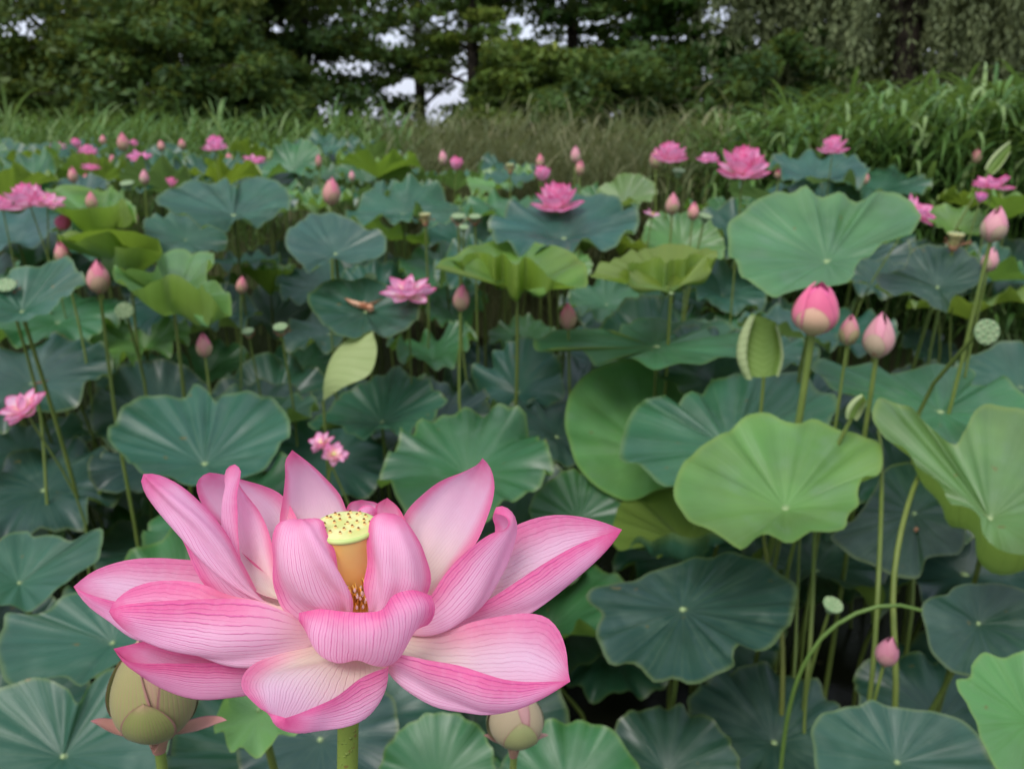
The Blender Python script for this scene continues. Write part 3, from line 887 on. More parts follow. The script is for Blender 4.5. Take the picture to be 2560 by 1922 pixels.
def petal_points(L, W, e0, e1, cup, az, r0=0.0, z0=0.0, nt=12, nv=9, tipcurl=0.0, blunt=0.75):
    """elevation runs e0 to e1 degrees from base to tip; cup bends the margins inwards"""
    t = np.linspace(0, 1, nt)
    el = np.radians(e0 + (e1 - e0) * t + tipcurl * np.clip(t - 0.75, 0, 1) * 4)
    dl = L / (nt - 1)
    rr = r0 + np.concatenate([[0], np.cumsum(np.cos(el[:-1]) * dl)])
    zz = z0 + np.concatenate([[0], np.cumsum(np.sin(el[:-1]) * dl)])
    w = W / 2 * np.maximum(np.sin(np.pi * (0.10 + 0.90 * t) ** 1.15), 0.0) ** blunt
    w[-1] = W * 0.012
    ca, sa = math.cos(az), math.sin(az)
    P = np.zeros((nt, nv, 3))
    s = np.linspace(-1, 1, nv)
    c = max(cup, 0.01) * 1.2
    for i in range(nt):
        lat = w[i] * np.sin(s * c) / c
        up = w[i] * (1 - np.cos(s * c)) / c
        nx, nz = -math.sin(el[i]), math.cos(el[i])
        r_ = rr[i] + up * nx
        P[i, :, 0] = r_ * ca - lat * sa
        P[i, :, 1] = r_ * sa + lat * ca
        P[i, :, 2] = zz[i] + up * nz
    return P

def seed_cone(root, base, axis, r_top, hgt, green=False, stamens=14, seed=0, nseed=12, dull=False):
    mt = M_POD_DULL if dull else (M_POD_GREEN if green else M_POD_TOP)
    prof = [(r_top * .42, 0), (r_top * .55, hgt * .4), (r_top * .85, hgt * .8), (r_top, hgt * .93), (r_top * .96, hgt)]
    V, F, uv = lathe(catmull([(a, 0, b) for a, b in prof], 10)[:, [0, 2]], 18, base, 0.01, axis)
    pod = link_part('seed_pod', V, F, root, root, uv, mt)
    V, F, uv = lathe([(r_top * .965, hgt * .999), (r_top * .6, hgt * 1.03), (0.0002, hgt * 1.04)], 18, base, 0.01, axis)
    link_part('pod_top', V, F, pod, root, uv, mt)
    r = np.random.default_rng(seed)
    loc = [(0, 0)] + [(0.42, k * 2 * math.pi / 5) for k in range(5)] + [(0.76, k * 2 * math.pi / 9 + .3) for k in range(9)]
    for q, a in loc[:nseed + 3]:
        p = np.array([q * r_top * math.cos(a), q * r_top * math.sin(a), hgt * 1.025])
        p = orient(p[None], axis)[0] + base
        V, F, uv = lathe([(r_top * .13, -r_top * .03), (r_top * .11, r_top * .06), (r_top * .04, r_top * .10), (0.0001, r_top * .10)], 7, p, 0, axis)
        link_part('seed', V, F, pod, root, uv, M_SEED_GREEN if green else M_SEED_RING)
    for k in range(stamens):
        a = 2 * math.pi * (k + r.random()) / max(stamens, 1)
        L = hgt * r.uniform(0.6, 1.1)
        el = r.uniform(0.5, 1.1)
        p0 = np.array([r_top * .45 * math.cos(a), r_top * .45 * math.sin(a), 0])
        d1 = np.array([math.cos(a) * math.cos(el), math.sin(a) * math.cos(el), math.sin(el)])
        pts = np.array([p0, p0 + d1 * L * .5, p0 + d1 * L + np.array([0, 0, -L * .1])])
        V, F, uv = tube(orient(catmull(pts, 5), axis) + base, np.linspace(r_top * .055, r_top * .07, 5), 4)
        link_part('stamen', V, F, root, root, uv, M_STAMEN if not green else M_WITHER)

def lotus_flower(x, y, w, d, label, style='full', lean=(0, 0), group=None, color=(1, 1, 1), seed=0, petals=None):
    """w: spread in photograph pixels (2212 wide)"""
    S = w * SD * d / 2                      # petal reach
    axis = np.array([lean[0], lean[1], 1.0])
    axis /= np.linalg.norm(axis)
    mid = PD(x, y, d)
    base = mid - axis * S * 0.45
    r = np.random.default_rng(seed + 31)
    foot = np.array([base[0] - axis[0] * .2 + r.normal() * 0.03, base[1] - axis[1] * .1, -0.12])
    root = thing('lotus_flower', label, 'flower', foot, group)
    if style == 'full':       # cup of many petals
        rings = [(6, 1.10, 2, 40, 0.8), (7, 1.15, 28, 70, 0.9), (6, 1.10, 50, 88, 1.0), (5, 1.0, 66, 100, 1.0)]
    elif style == 'flat':     # nearly spent, wide open
        rings = [(5, 1.12, -4, 30, 0.9), (6, 1.10, 14, 46, 0.9), (3, 0.9, 35, 75, 1.0)]
    elif style == 'cup':      # young, still cupped
        rings = [(5, 1.35, 35, 85, 0.8), (5, 1.35, 50, 92, 0.9), (4, 1.25, 65, 98, 0.9)]
    else:                     # 'few': some petals left
        rings = [(3, 1.1, 0, 28, 0.7), (2, 0.95, 30, 60, 0.8)]
    for ri, (cnt, L, e0, e1, cup) in enumerate(rings):
        for k in range(cnt):
            az = 2 * math.pi * k / cnt + ri * 0.45 + r.normal() * 0.10 + seed
            LL = S * L * (1 + 0.07 * r.normal())
            P = petal_points(LL, LL * (0.74 + 0.05 * r.normal()), e0 + 6 * r.normal(), e1 + 7 * r.normal(), cup, az, S * 0.06, S * 0.05 * ri, 13, 9, 8 * r.normal())
            V = orient(P.reshape(-1, 3), axis) + base
            c = np.array(color) * (1 + 0.04 * r.normal())
            link_part('petal', V, grid_faces(13, 9), root, root, UVQ(13, 9), M_PETAL_FAR, True, np.clip(c, 0, 1.2))
    if style in ('flat', 'few', 'full'):
        seed_cone(root, base + axis * S * 0.08, axis, S * 0.16, S * 0.30, False, 16, seed)
    slim_stem(root, base + axis * 0.004, max(0.0028, S * 0.035), foot, 14, (1, 1, 1), axis, seed)
    PROTECT.append((x, y, d, w * 0.55, w * 0.4))
    return root

def seed_head(x, y, w, d, label, lean=(0, 0, 1), group=None, withered=True, seed=0, yellow=False):
    """a bare seed pod on its stalk; x, y = middle of the top disc"""
    r_top = w * SD * d / 2
    axis = np.array(lean, dtype=float)
    axis /= np.linalg.norm(axis)
    hgt = r_top * (1.5 if yellow else 1.05)
    base = PD(x, y, d) - axis * hgt
    r = np.random.default_rng(seed + 9)
    foot = np.array([base[0] - axis[0] * .1 + r.normal() * .03, base[1] + .03, -0.12])
    root = thing('lotus_seed_head', label, 'seed head', foot, group)
    seed_cone(root, base, axis, r_top, hgt, True, 0 if not withered else 10, seed, dull=yellow)
    if withered:
        V, F, uv = lathe([(r_top * .46, hgt * .05), (r_top * .52, -hgt * .05), (r_top * .42, -hgt * .30), (r_top * .25, -hgt * .42)], 12, base, 0.05, axis)
        link_part('withered_collar', V, F, root, root, uv, M_WITHER)
    slim_stem(root, base - axis * 0.001, max(0.0026, r_top * 0.16), foot, 14, (1, 1, 1), axis, seed)
    PROTECT.append((x, y, d, w * 0.6, w * 0.6))
    return root

# --- the two green buds just behind the large flower
def near_bud(x, y, w, h, d, label, cols, seed, lean, sepal_c, openness=0.0):
    W, H = w * SD * d, h * SD * d
    axis = np.array([lean[0], lean[1], 1.0])
    axis /= np.linalg.norm(axis)
    base = PD(x, y, d) - axis * H / 2
    foot = np.array([base[0] - 0.01, base[1] + 0.05, -0.12])
    root = thing('lotus_bud', label, 'flower bud', foot)
    bud_petals(root, base, H, W, axis, cols, seed, layers=((3, 0.66, 0.66, 1.13), (3, 0.93, 1.0, 1.065), (4, 1.0, 1.05, 1.0)), az=((282, 160, 40), (236, 352, 115), (200, 290, 20, 110)))
    for k in range(4):
        a = 2 * math.pi * k / 4 + 0.25
        L = (0.46 if k == 0 else 0.46 if k == 2 else 0.15) * H
        P = petal_points(L, L * 0.40, (2, 35, 12, 5)[k], (20, 60, 52, 10)[k], 0.8, a, r0=W * 0.13, nt=12, nv=9, tipcurl=-26 if k % 2 == 0 else 10)
        V = orient(P.reshape(-1, 3), axis) + base
        link_part('sepal', V, grid_faces(12, 9)[:, ::-1], root, root, UVQ(12, 9), M_BUD, True, sepal_c)
    V, F, uv = lathe([(W * .07, 0.004), (W * .135, 0.002), (W * .12, -0.006), (W * .085, -0.014)], 16, base, 0.04, axis)
    link_part('bud_collar', V, F, root, root, uv, M_BUD, True, (0.42, 0.25, 0.15))
    V, F, uv = tube(stem_path(base, foot, axis, 16, 0.01, int(seed)), np.linspace(W * 0.072, W * 0.10, 16), 12)
    link_part('stem', V, F, root, root, uv, M_STEM, True, (1.5, 1.5, 1.5))
    return root

near_bud(331, 1476, 164, 272, 0.56, 'plump green lotus bud with pink sepals tucked under the large open flower', [(0.27, 0.30, 0.09), (0.33, 0.31, 0.12), (0.44, 0.30, 0.18)], 3.76, (0.06, 0.0), (0.60, 0.30, 0.24))
near_bud(1115, 1545, 110, 140, 0.72, 'pale cream and pink lotus bud beside the thick stem of the large flower', [(0.34, 0.38, 0.14), (0.46, 0.38, 0.22), (0.60, 0.33, 0.30)], 8.6, (0.06, 0.05), (0.60, 0.36, 0.28))

# --- buds over the field: x, y, w, h, distance, label
BUDS = [
 (212, 598, 48, 64, 2.30, 'rosy pointed lotus bud on a long straight stalk beside the cupped light green leaf', ROSE, (.05, 0)),
 (440, 745, 33, 46, 2.45, 'slim pink lotus bud on a stalk rising from behind the funnel leaf', ROSE, (0, 0)),
 (522, 615, 24, 34, 2.9, 'small dusky pink bud on a leaning stalk beside the cupped light green leaf', ROSE, (.16, 0)),
 (711, 659, 22, 28, 2.9, 'tiny pink bud in front of the dark leaf with fallen petals', ROSE, (0, 0)),
 (997, 642, 36, 52, 2.55, 'pink bud with reddish sepals in front of the bright yellow green cupped leaf', ROSE, (.08, 0)),
 (1227, 682, 37, 50, 2.7, 'short pink bud just above the wide blue green leaf', ROSE, (-.05, 0)),
 (1764, 666, 97, 98, 2.0, 'fat globe shaped hot pink bud about to open below the largest light leaf', HOT, (.03, -.05)),
 (1835, 712, 42, 58, 2.05, 'slender dusky mauve bud between two larger pink buds', GREENROSE, (.03, 0)),
 (1900, 723, 64, 86, 2.0, 'pale pink teardrop bud with cream base beside the slender mauve bud', PALE, (0, 0)),
 (2150, 484, 52, 66, 2.25, 'double looking pink and cream bud standing high above the lesser buds', PALE, (.1, 0)),
 (2140, 560, 33, 46, 2.5, 'small pink and cream bud just below the double looking bud', PALE, (.1, 0)),
 (1453, 440, 30, 42, 3.6, 'pink and green bud beside a small half shed pale flower', GREENROSE, (0, 0)),
 (1498, 456, 25, 34, 3.8, 'reddish bud close by the pink and green bud', ROSE, (.05, 0)),
 (1918, 1405, 47, 62, 1.55, 'dull pink bud in deep shade among the tall bare stalks', [(0.45, 0.22, 0.22), (0.5, 0.2, 0.25), (0.5, 0.2, 0.25)], (.12, 0)),
 (716, 413, 38, 52, 3.3, 'rosy bud with tattered brown sepals above a round blue leaf', ROSE, (.08, 0)),
 (283, 467, 27, 38, 3.4, 'pink bud on a short stalk beside the yellow green leaf', ROSE, (0, 0)),
 (197, 433, 24, 34, 3.5, 'dark pink bud in front of the yellow green leaf', ROSE, (.05, 0)),
 (134, 545, 32, 42, 2.8, 'coral pink bud above a drooping stalk', ROSE, (-.1, 0)),
 (138, 478, 32, 30, 3.2, 'deep magenta half hidden bud nodding below the twin pink flowers', [(0.6, .1, .2)] * 3, (.7, 0)),
 (157, 377, 20, 30, 4.6, None, ROSE, (0, 0)), (312, 382, 20, 28, 4.6, None, PALE, (.1, 0)), (265, 306, 24, 34, 5.4, None, ROSE, (0, 0)),
 (186, 384, 14, 18, 5.0, None, ROSE, (0, 0)), (243, 345, 14, 20, 6.2, None, ROSE, (0, 0)), (348, 315, 16, 20, 6.6, None, ROSE, (0, 0)), (393, 311, 16, 20, 6.8, None, ROSE, (0, 0)),
 (1243, 334, 22, 32, 5.0, None, PALE, (0, 0)), (1167, 347, 18, 26, 5.6, None, ROSE, (0, 0)), (1253, 362, 20, 30, 4.8, None, ROSE, (0, 0)), (957, 340, 18, 28, 5.6, None, PALE, (0, 0)),
 (2110, 336, 20, 30, 5.0, None, ROSE, (0, 0)), (1685, 373, 24, 24, 4.4, None, HOT, (.1, 0)), (1415, 342, 24, 36, 4.6, None, GREENROSE, (-.1, 0)), (688, 347, 14, 24, 5.4, None, ROSE, (0, 0)),
 (495, 342, 16, 20, 5.8, None, ROSE, (0, 0)), (222, 302, 14, 18, 7.2, None, ROSE, (0, 0)), (118, 318, 14, 16, 7.4, None, ROSE, (0, 0)), (1870, 385, 16, 22, 4.8, None, ROSE, (0, 0)), (760, 380, 14, 20, 4.8, None, PALE, (0, 0)),
]
FAR_BUD = 'small pink bud poking up among the crowded far leaves below the reeds'
for i, (x, y, w, h, d, lab, cols, lean) in enumerate(BUDS):
    ly = ((3, 0.56, 0.85, 1.07), (3, 0.82, 1.0, 1.04), (3, 1.0, 1.15, 1.0))
    fat = i == 6
    if fat:
        ly = ((3, 0.66, 0.85, 1.06), (4, 0.93, 0.95, 1.03), (5, 0.985, 1.0, 0.98))
    lotus_bud(x, y, w, h, d, lab or FAR_BUD, cols, lean, None if lab else 'small far buds', layers=ly, open_=0.75 if fat else 0.0, seed=i * 3 + 1)

FLOWERS = [
 (1203, 432, 108, 3.2, 'full deep pink lotus in front of a second smaller bloom', 'full', (-.05, -.12), (1, .85, .92)),
 (1172, 382, 50, 3.9, 'smaller pink lotus peeking out behind the full deep pink bloom', 'cup', (-.1, 0), (1, .85, .92)),
 (1606, 357, 118, 3.1, 'largest many petalled pink lotus in the rear rows, before the reed bed', 'full', (-.05, -.2), (1, .85, .92)),
 (1447, 334, 78, 3.9, 'pink lotus flanked by a green and rose bud below the dry grass', 'full', (0, -.1), (1, .9, .95)),
 (1800, 317, 64, 4.2, 'pink lotus perched above a dark olive leaf before the reed bed', 'full', (0, -.05), (1, .88, .95)),
 (1988, 452, 88, 2.9, 'leaning pink lotus half hidden behind the largest light leaf', 'flat', (.75, -.35), (1, .85, .93)),
 (2146, 391, 74, 3.6, 'flat opened pink lotus above the yellow green leaf', 'flat', (0, -.05), (1, .82, .92)),
 (2118, 430, 36, 3.3, 'small mauve pink bloom tucked beside the yellow green leaf', 'cup', (.2, 0), (.9, .7, .9)),
 (880, 618, 110, 2.65, 'wide open pink lotus with golden centre standing over the dark leaf with fallen petals', 'flat', (0, -.12), (1, .95, 1)),
 (42, 876, 94, 2.0, 'pink lotus with orange centre beside a big shaded leaf', 'flat', (-.35, -.5), (1, .95, .97)),
 (57, 428, 90, 3.1, 'pale pink lotus with pointed petals, one of a touching pair', 'full', (-.25, -.1), (1, 1, 1)),
 (104, 430, 66, 3.1, 'pale pink lotus leaning away from its twin bloom', 'flat', (.35, -.15), (1, 1, 1)),
 (4, 442, 52, 3.3, 'pink lotus next to the touching pair', 'full', (0, 0), (1, .9, .95)),
 (985, 359, 42, 4.9, None, 'cup', (.1, 0), (1, .82, .9)), (463, 313, 52, 4.6, None, 'full', (0, -.1), (1, .9, 1)), (300, 334, 50, 5.2, None, 'flat', (0, -.1), (1, .9, 1)),
 (190, 329, 44, 5.5, None, 'full', (0, 0), (1, .85, .95)), (547, 343, 46, 5.4, None, 'flat', (0, 0), (1, .82, .95)), (195, 359, 36, 5.0, None, 'flat', (0, 0), (1, .78, .9)),
 (370, 397, 32, 4.6, None, 'cup', (0, 0), (1, .75, .85)), (1531, 338, 48, 4.3, None, 'flat', (0, 0), (1, .9, 1)), (165, 313, 30, 6.6, None, 'cup', (0, 0), (1, .8, .9)), (124, 314, 34, 6.8, None, 'flat', (0, 0), (1, .9, 1)), (290, 312, 22, 7.2, None, 'cup', (0, 0), (1, .8, .9)),
 (1411, 458, 38, 3.4, 'small pale half shed lotus with a greenish pod beside two buds', 'few', (.2, -.1), (1, 1.05, 1.05)),
 (692, 952, 58, 1.95, 'small pink bloom nodding between the dark leaf and the large flower', 'flat', (-.4, -.3), (1, .9, .95)),
 (722, 978, 58, 1.93, 'small pink bloom turned down below its nodding neighbour', 'flat', (.5, -.45), (1, .9, .95)),
]
FAR_FLOWER = 'small bright pink bloom rising among the crowded far leaves below the reeds'
for i, (x, y, w, d, lab, st, lean, colr) in enumerate(FLOWERS):
    lotus_flower(x, y, w, d, lab or FAR_FLOWER, st, lean, None if lab else 'small far blooms', colr, seed=i * 5 + 2)

PODS = [
 (2133, 717, 58, 1.95, 'big flat green seed head turned to face outward beside the leaning bud stalk', (.05, -1.0, .25), False, False),
 (990, 466, 32, 3.2, 'pale seed head larger of a close pair behind the wide flat leaf', (0, -.25, 1), True, False),
 (1026, 467, 28, 3.2, 'pale seed head with brown collar, smaller of a close pair', (0, -.25, 1), True, False),
 (1002, 490, 22, 3.0, 'tiny pale seed head below the close pair', (.1, -.4, 1), False, False),
 (535, 714, 26, 2.7, 'small seed head with red brown collar beside a taller one', (0, -.35, 1), True, False),
 (605, 705, 32, 2.6, 'taller seed head with red brown collar above the green leaf', (0, -.35, 1), True, False),
 (800, 598, 28, 2.9, 'seed head with brown collar behind the dark leaf with fallen petals', (.15, -.6, 1), True, False),
 (268, 671, 40, 2.6, 'tilted grey green seed head under the cupped light green leaf', (.2, -.8, .6), False, False),
 (12, 615, 42, 2.3, 'grey green seed head with red collar', (.2, -.5, .8), True, False),
 (918, 462, 26, 3.3, 'yellowish seed head with withered brown petals below the round blue leaf', (0, -.1, 1), True, True),
 (1102, 355, 20, 4.6, 'pale yellow seed head standing alone below the dry grass', (0, -.1, 1), True, True),
 (1466, 368, 28, 4.0, 'white green seed head below the pink lotus flanked by a bud', (0, -.3, 1), False, False),
 (1525, 466, 30, 3.3, 'flat pale seed head to the beside the reddish bud', (.2, -.3, 1), False, False),
 (2066, 505, 36, 2.6, 'spent seed head with drooping withered stamens beside the leaning pink lotus', (0, -.1, 1), True, True),
 (274, 395, 30, 4.2, 'pale round seed head among far leaves', (0, -.3, 1), False, False),
 (1800, 1305, 44, 1.75, 'dim green seed head hidden in shade behind the bare stalks', (.1, -.4, 1), False, False),
]
for i, (x, y, w, d, lab, ax, wi, ye) in enumerate(PODS):
    seed_head(x, y, w, d, lab, ax, None, wi, i, ye)

# ------------------------------------------------------------------ the leaves one can tell apart
# x, y of the navel, width seen, radius m, tilt to viewer, roll, slope at navel, slope at margin, wave, tone, label, extras
LV = [
 (443, 1008, 395, .25, 7, 0, 38, 14, 11, 'B', 'broad blue green funnel leaf standing just behind the large flower', dict(lobes=((268, -25, 50),), seed=301)),
 (826, 915, 300, .25, 10, 0, 40, 12, 14, 'B', 'deep green wavy funnel leaf in front of the folded pale young leaf', dict(seed=302)),
 (1010, 1030, 380, .26, 8, 4, 16, 2, 13, 'G', 'mid green leaf behind the rear petals of the large flower', dict(seed=303)),
 (1120, 850, 240, .22, 18, 28, 24, 4, 26, 'B', 'twisted blue green leaf dipping behind the mid green leaf', dict(taco=20, taco_ax=60, seed=304)),
 (1390, 742, 450, .33, -3, 2, 6, -8, 18, 'B', 'very wide flat blue green leaf with a scalloped skirt behind the light green pair', dict(lobes=((270, -26, 60),), seed=305)),
 (1787, 568, 412, .28, 22, -3, 30, 10, 8, 'L', 'largest light green leaf facing out, above the hot pink bud', dict(seed=306)),
 (1425, 985, 385, .27, 36, -14, 14, 8, 9, 'L', 'tall light green leaf tipped up behind the blue green one', dict(seed=307)),
 (1600, 985, 470, .31, 16, 4, 24, 8, 10, 'B', 'blue green leaf lying between two light green leaves', dict(seed=308)),
 (1697, 1102, 455, .25, 9, 0, 36, 14, 9, 'L', 'bright light green parasol leaf on long bare stalks, scalloped all round', dict(lobes=((270, -22, 60),), seed=309)),
 (1985, 890, 470, .33, 10, -2, 16, 0, 15, 'B', 'wide blue green leaf behind the folded yellow edged leaf', dict(seed=310)),
 (2120, 1110, 470, .25, 20, 26, 34, 12, 8, 'L', 'folded bright leaf with a rolled yellow edge', dict(taco=16, taco_ax=35, lobes=((225, 75, 48), (110, -30, 22), (160, 10, 25)), q=2.2, seed=311)),
 (1245, 1100, 220, .21, 20, 0, 14, 4, 10, 'G', 'plain green leaf partly behind the longest petal tip', dict(seed=312)),
 (1470, 1158, 290, .215, -1, 0, 38, 26, 12, 'B', 'small blue green cup leaf showing its yellow underside below the light green pair', dict(lobes=((270, 25, 50),), seed=313)),
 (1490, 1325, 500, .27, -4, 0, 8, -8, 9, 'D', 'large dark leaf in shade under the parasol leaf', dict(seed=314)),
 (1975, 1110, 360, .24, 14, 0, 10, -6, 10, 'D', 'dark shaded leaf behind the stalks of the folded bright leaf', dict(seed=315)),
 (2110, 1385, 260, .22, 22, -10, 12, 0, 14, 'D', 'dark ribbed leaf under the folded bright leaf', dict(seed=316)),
 (1940, 1625, 400, .24, 14, 0, 14, -6, 12, 'B', 'low blue green leaf at the foot of the bare stalks', dict(seed=317)),
 (2215, 1560, 330, .20, 22, -12, 20, 6, 14, 'L', 'pale bright leaf beside the low blue green leaf', dict(seed=318)),
 (945, 1690, 270, .12, 30, 0, 12, 2, 8, 'G', 'small plain green leaf between the thick stem and the cream bud', dict(seed=319)),
 (1225, 1725, 330, .155, 14, 0, 10, 0, 10, 'G', 'low green leaf beside the cream bud stalk', dict(seed=320)),
 (1440, 1668, 300, .155, 12, 0, 12, -4, 12, 'D', 'low dark green leaf below the large dark shaded leaf', dict(seed=321)),
 (692, 1598, 330, .155, 10, 0, 8, 0, 8, 'D', 'dark leaf lying directly behind the thick stem of the large flower', dict(seed=322)),
 (42, 1262, 350, .25, 2, 0, 12, -6, 12, 'B', 'blue green leaf with pale navel above the broad leaf', dict(seed=323)),
 (246, 1392, 470, .28, 12, 0, 12, -6, 12, 'B', 'broad blue green leaf reaching behind the petals and the plump bud', dict(seed=324)),
 (137, 1632, 480, .26, 26, 0, 14, 2, 12, 'B', 'puckered blue green leaf below the broad leaf beside the plump bud', dict(seed=325)),
 (50, 1672, 190, .08, 20, 0, 10, 0, 8, 'G', 'small green leaf edge lying over the puckered leaf', dict(seed=326)),
 (290, 1175, 210, .19, 16, 0, 16, 0, 14, 'G', 'small green leaf above the lowest petals', dict(seed=328)),
 (95, 1060, 330, .26, 8, 0, 6, -12, 14, 'D', 'dark drooping leaf beside the broad funnel leaf', dict(seed=329)),
 (60, 985, 240, .21, 10, 4, 14, -4, 14, 'B', 'blue green leaf under the orange centred flower', dict(seed=330)),
 (70, 830, 330, .28, 10, 0, 10, -10, 12, 'D', 'big shaded leaf behind the long straight bud stalk', dict(seed=331)),
 (308, 798, 180, .20, 6, 0, 4, -16, 16, 'B', 'crinkled blue leaf below the frilled light green leaf', dict(seed=332)),
 (312, 752, 215, .21, 16, 0, 24, 6, 20, 'L', 'frilled light green leaf behind the crinkled blue one', dict(seed=333)),
 (455, 800, 165, .18, 14, 0, 18, 4, 14, 'G', 'green leaf behind the slim pink bud', dict(seed=334)),
 (385, 645, 255, .25, 6, -6, 38, 34, 14, 'L', 'cupped light green leaf showing a yellow green front wall', dict(lobes=((265, 35, 55),), seed=335)),
 (90, 650, 280, .27, 16, 20, 20, 6, 14, 'B', 'blue green leaf sweeping up behind the rosy pointed bud', dict(seed=336)),
 (40, 525, 260, .28, 10, 4, 18, 0, 10, 'B', 'blue leaf under the touching pair of pale flowers', dict(seed=337)),
 (265, 556, 235, .26, -14, 0, 16, 4, 14, 'Y', 'olive leaf showing its underside above the cupped light green leaf', dict(seed=338)),
 (215, 478, 215, .26, -8, 0, 44, 34, 10, 'Y', 'bright yellow green bowl leaf behind the dark pink bud', dict(seed=339)),
 (487, 470, 290, .30, 9, 0, 24, 2, 14, 'B', 'wide blue umbrella leaf in the rear rows, deeply scalloped', dict(lobes=((270, -20, 60),), seed=340)),
 (400, 520, 175, .22, 14, -20, 14, 0, 12, 'B', 'blue leaf slanting down below the wide umbrella leaf', dict(seed=341)),
 (525, 572, 160, .20, -2, 0, 6, 0, 16, 'B', 'leaf seen edge on as a wavy line above an olive bowl', dict(seed=342)),
 (585, 640, 165, .21, -4, 0, 50, 46, 8, 'Y', 'olive bowl leaf seen from below near the leaning stalk', dict(seed=343)),
 (728, 555, 222, .26, 16, 0, 26, 2, 12, 'B', 'round blue leaf with fan like ribs behind the seed head', dict(seed=344)),
 (790, 672, 238, .25, 12, 0, 18, -6, 12, 'D', 'dark green leaf carrying curled brown fallen petals', dict(seed=345)),
 (655, 795, 160, .19, 14, -6, 14, -2, 12, 'G', 'green leaf beside the folded pale young leaf', dict(seed=346)),
 (935, 775, 215, .22, 2, 8, 24, 10, 20, 'G', 'green leaf rolling over to show its olive underside behind the deep green funnel leaf', dict(taco=22, taco_ax=20, seed=348)),
 (870, 465, 235, .28, 10, 0, 12, -4, 14, 'B', 'pale blue tent like leaf in the middle rear rows', dict(taco=-16, taco_ax=0, seed=349)),
 (840, 520, 170, .22, -16, -18, 18, 6, 12, 'Y', 'olive slanting leaf edge below the pale blue tent like leaf', dict(seed=350)),
 (985, 412, 145, .25, 0, 0, 30, 20, 14, 'B', 'blue bowl leaf with a yellow front wall behind the tent like leaf', dict(lobes=((270, 25, 60),), seed=351)),
 (815, 385, 185, .30, -10, 0, 30, 22, 14, 'Y', 'olive scalloped leaf held high in the rear rows', dict(seed=352)),
 (635, 372, 150, .27, 22, 14, 22, 10, 16, 'G', 'upright green leaf at the rear beside the olive scalloped leaf', dict(taco=20, taco_ax=80, seed=353)),
 (1085, 470, 185, .25, 4, 0, 18, 0, 14, 'G', 'soft green leaf behind the wide flat leaf', dict(seed=354)),
 (1218, 518, 335, .31, 8, 3, 16, 0, 12, 'B', 'wide flat pale green leaf under the full deep pink flower', dict(seed=355)),
 (1095, 640, 260, .26, 2, 0, 46, 30, 13, 'Y', 'bright yellow green cupped leaf seen from the side, in front of the wide flat leaf', dict(seed=356)),
 (1215, 590, 130, .19, 24, 8, 14, 0, 14, 'L', 'light leaf flap beside the bright yellow green cupped leaf', dict(seed=357)),
 (985, 685, 165, .20, 4, 8, 22, 10, 16, 'G', 'green leaf with an olive underside below the bright cupped leaf', dict(taco=20, taco_ax=10, seed=358)),
 (1470, 545, 185, .22, 34, 0, 24, 14, 10, 'L', 'upright light green leaf behind the mustard green cup leaf', dict(seed=359)),
 (1425, 640, 262, .26, -2, 0, 44, 24, 13, 'Y', 'mustard green cup leaf seen from the side beside the largest light leaf', dict(seed=360)),
 (1350, 445, 145, .22, 16, 18, 34, 24, 10, 'L', 'yellow green fan leaf folded upward behind the full deep pink flower', dict(taco=24, taco_ax=60, seed=361)),
 (1560, 640, 190, .23, 16, -8, 20, 0, 14, 'B', 'blue green leaf partly behind the mustard green cup leaf', dict(seed=362)),
 (1945, 630, 225, .25, 22, 6, 18, -4, 16, 'D', 'dark blue leaf dipping behind the largest light leaf', dict(seed=363)),
 (2090, 690, 240, .25, -14, 6, 24, 10, 16, 'Y', 'olive leaf underside spread behind the big flat seed head', dict(seed=364)),
 (2005, 755, 125, .16, 20, -8, 10, -4, 10, 'D', 'small dark blue leaf beside the big flat seed head', dict(seed=365)),
 (2175, 475, 190, .24, -2, -4, 36, 24, 10, 'Y', 'yellow green leaf below the flat opened pink flower', dict(seed=366)),
 (1760, 400, 225, .30, 8, 0, 26, 6, 12, 'B', 'deep green leaf behind the largest light leaf', dict(seed=367)),
 (1895, 415, 200, .29, 8, 0, 18, 0, 12, 'B', 'blue green leaf in the rear row before the reed bed', dict(seed=368)),
 (1762, 362, 180, .30, -14, 0, 18, 6, 14, 'Y', 'dark olive leaf under the perched pink lotus', dict(seed=369)),
 (1540, 410, 105, .19, 0, 0, 46, 32, 8, 'L', 'small round cup leaf beside the largest rear lotus', dict(seed=370)),
 (2060, 500, 150, .20, 14, 0, 26, 10, 12, 'Y', 'yellowish leaf behind the spent seed head', dict(seed=371)),
 (1310, 660, 180, .21, 10, 0, 14, 0, 14, 'G', 'green leaf between the two yellow green cup leaves', dict(seed=372)),
 (1130, 735, 150, .20, 10, 0, 12, 0, 14, 'G', 'green leaf edge below the bright yellow green cupped leaf', dict(seed=373)),
 (590, 560, 120, .2, 10, 0, 10, 0, 14, 'D', 'dark leaf half hidden between the umbrella leaf and the ribbed blue leaf', dict(seed=374)),
]
# leaves whose outline is known: margin points lie in the tilted plane of the rim, the navel below it
def closed_spline(P, m):
    P = np.asarray(P, dtype=float)
    n = len(P)
    Q = np.concatenate([P[-3:], P, P[:4]])
    L = np.linalg.norm(np.diff(P[:, :3], axis=0, append=P[:1, :3]), axis=1)
    seg = np.concatenate([np.linalg.norm(np.diff(Q[:, :3], axis=0), axis=1)])
    k = np.concatenate([[0], np.cumsum(seg)])
    k0, k1 = k[3], k[3 + n]
    t = (k0 + (k1 - k0) * np.arange(m) / m) / k[-1]
    return catmull(Q, m, t)

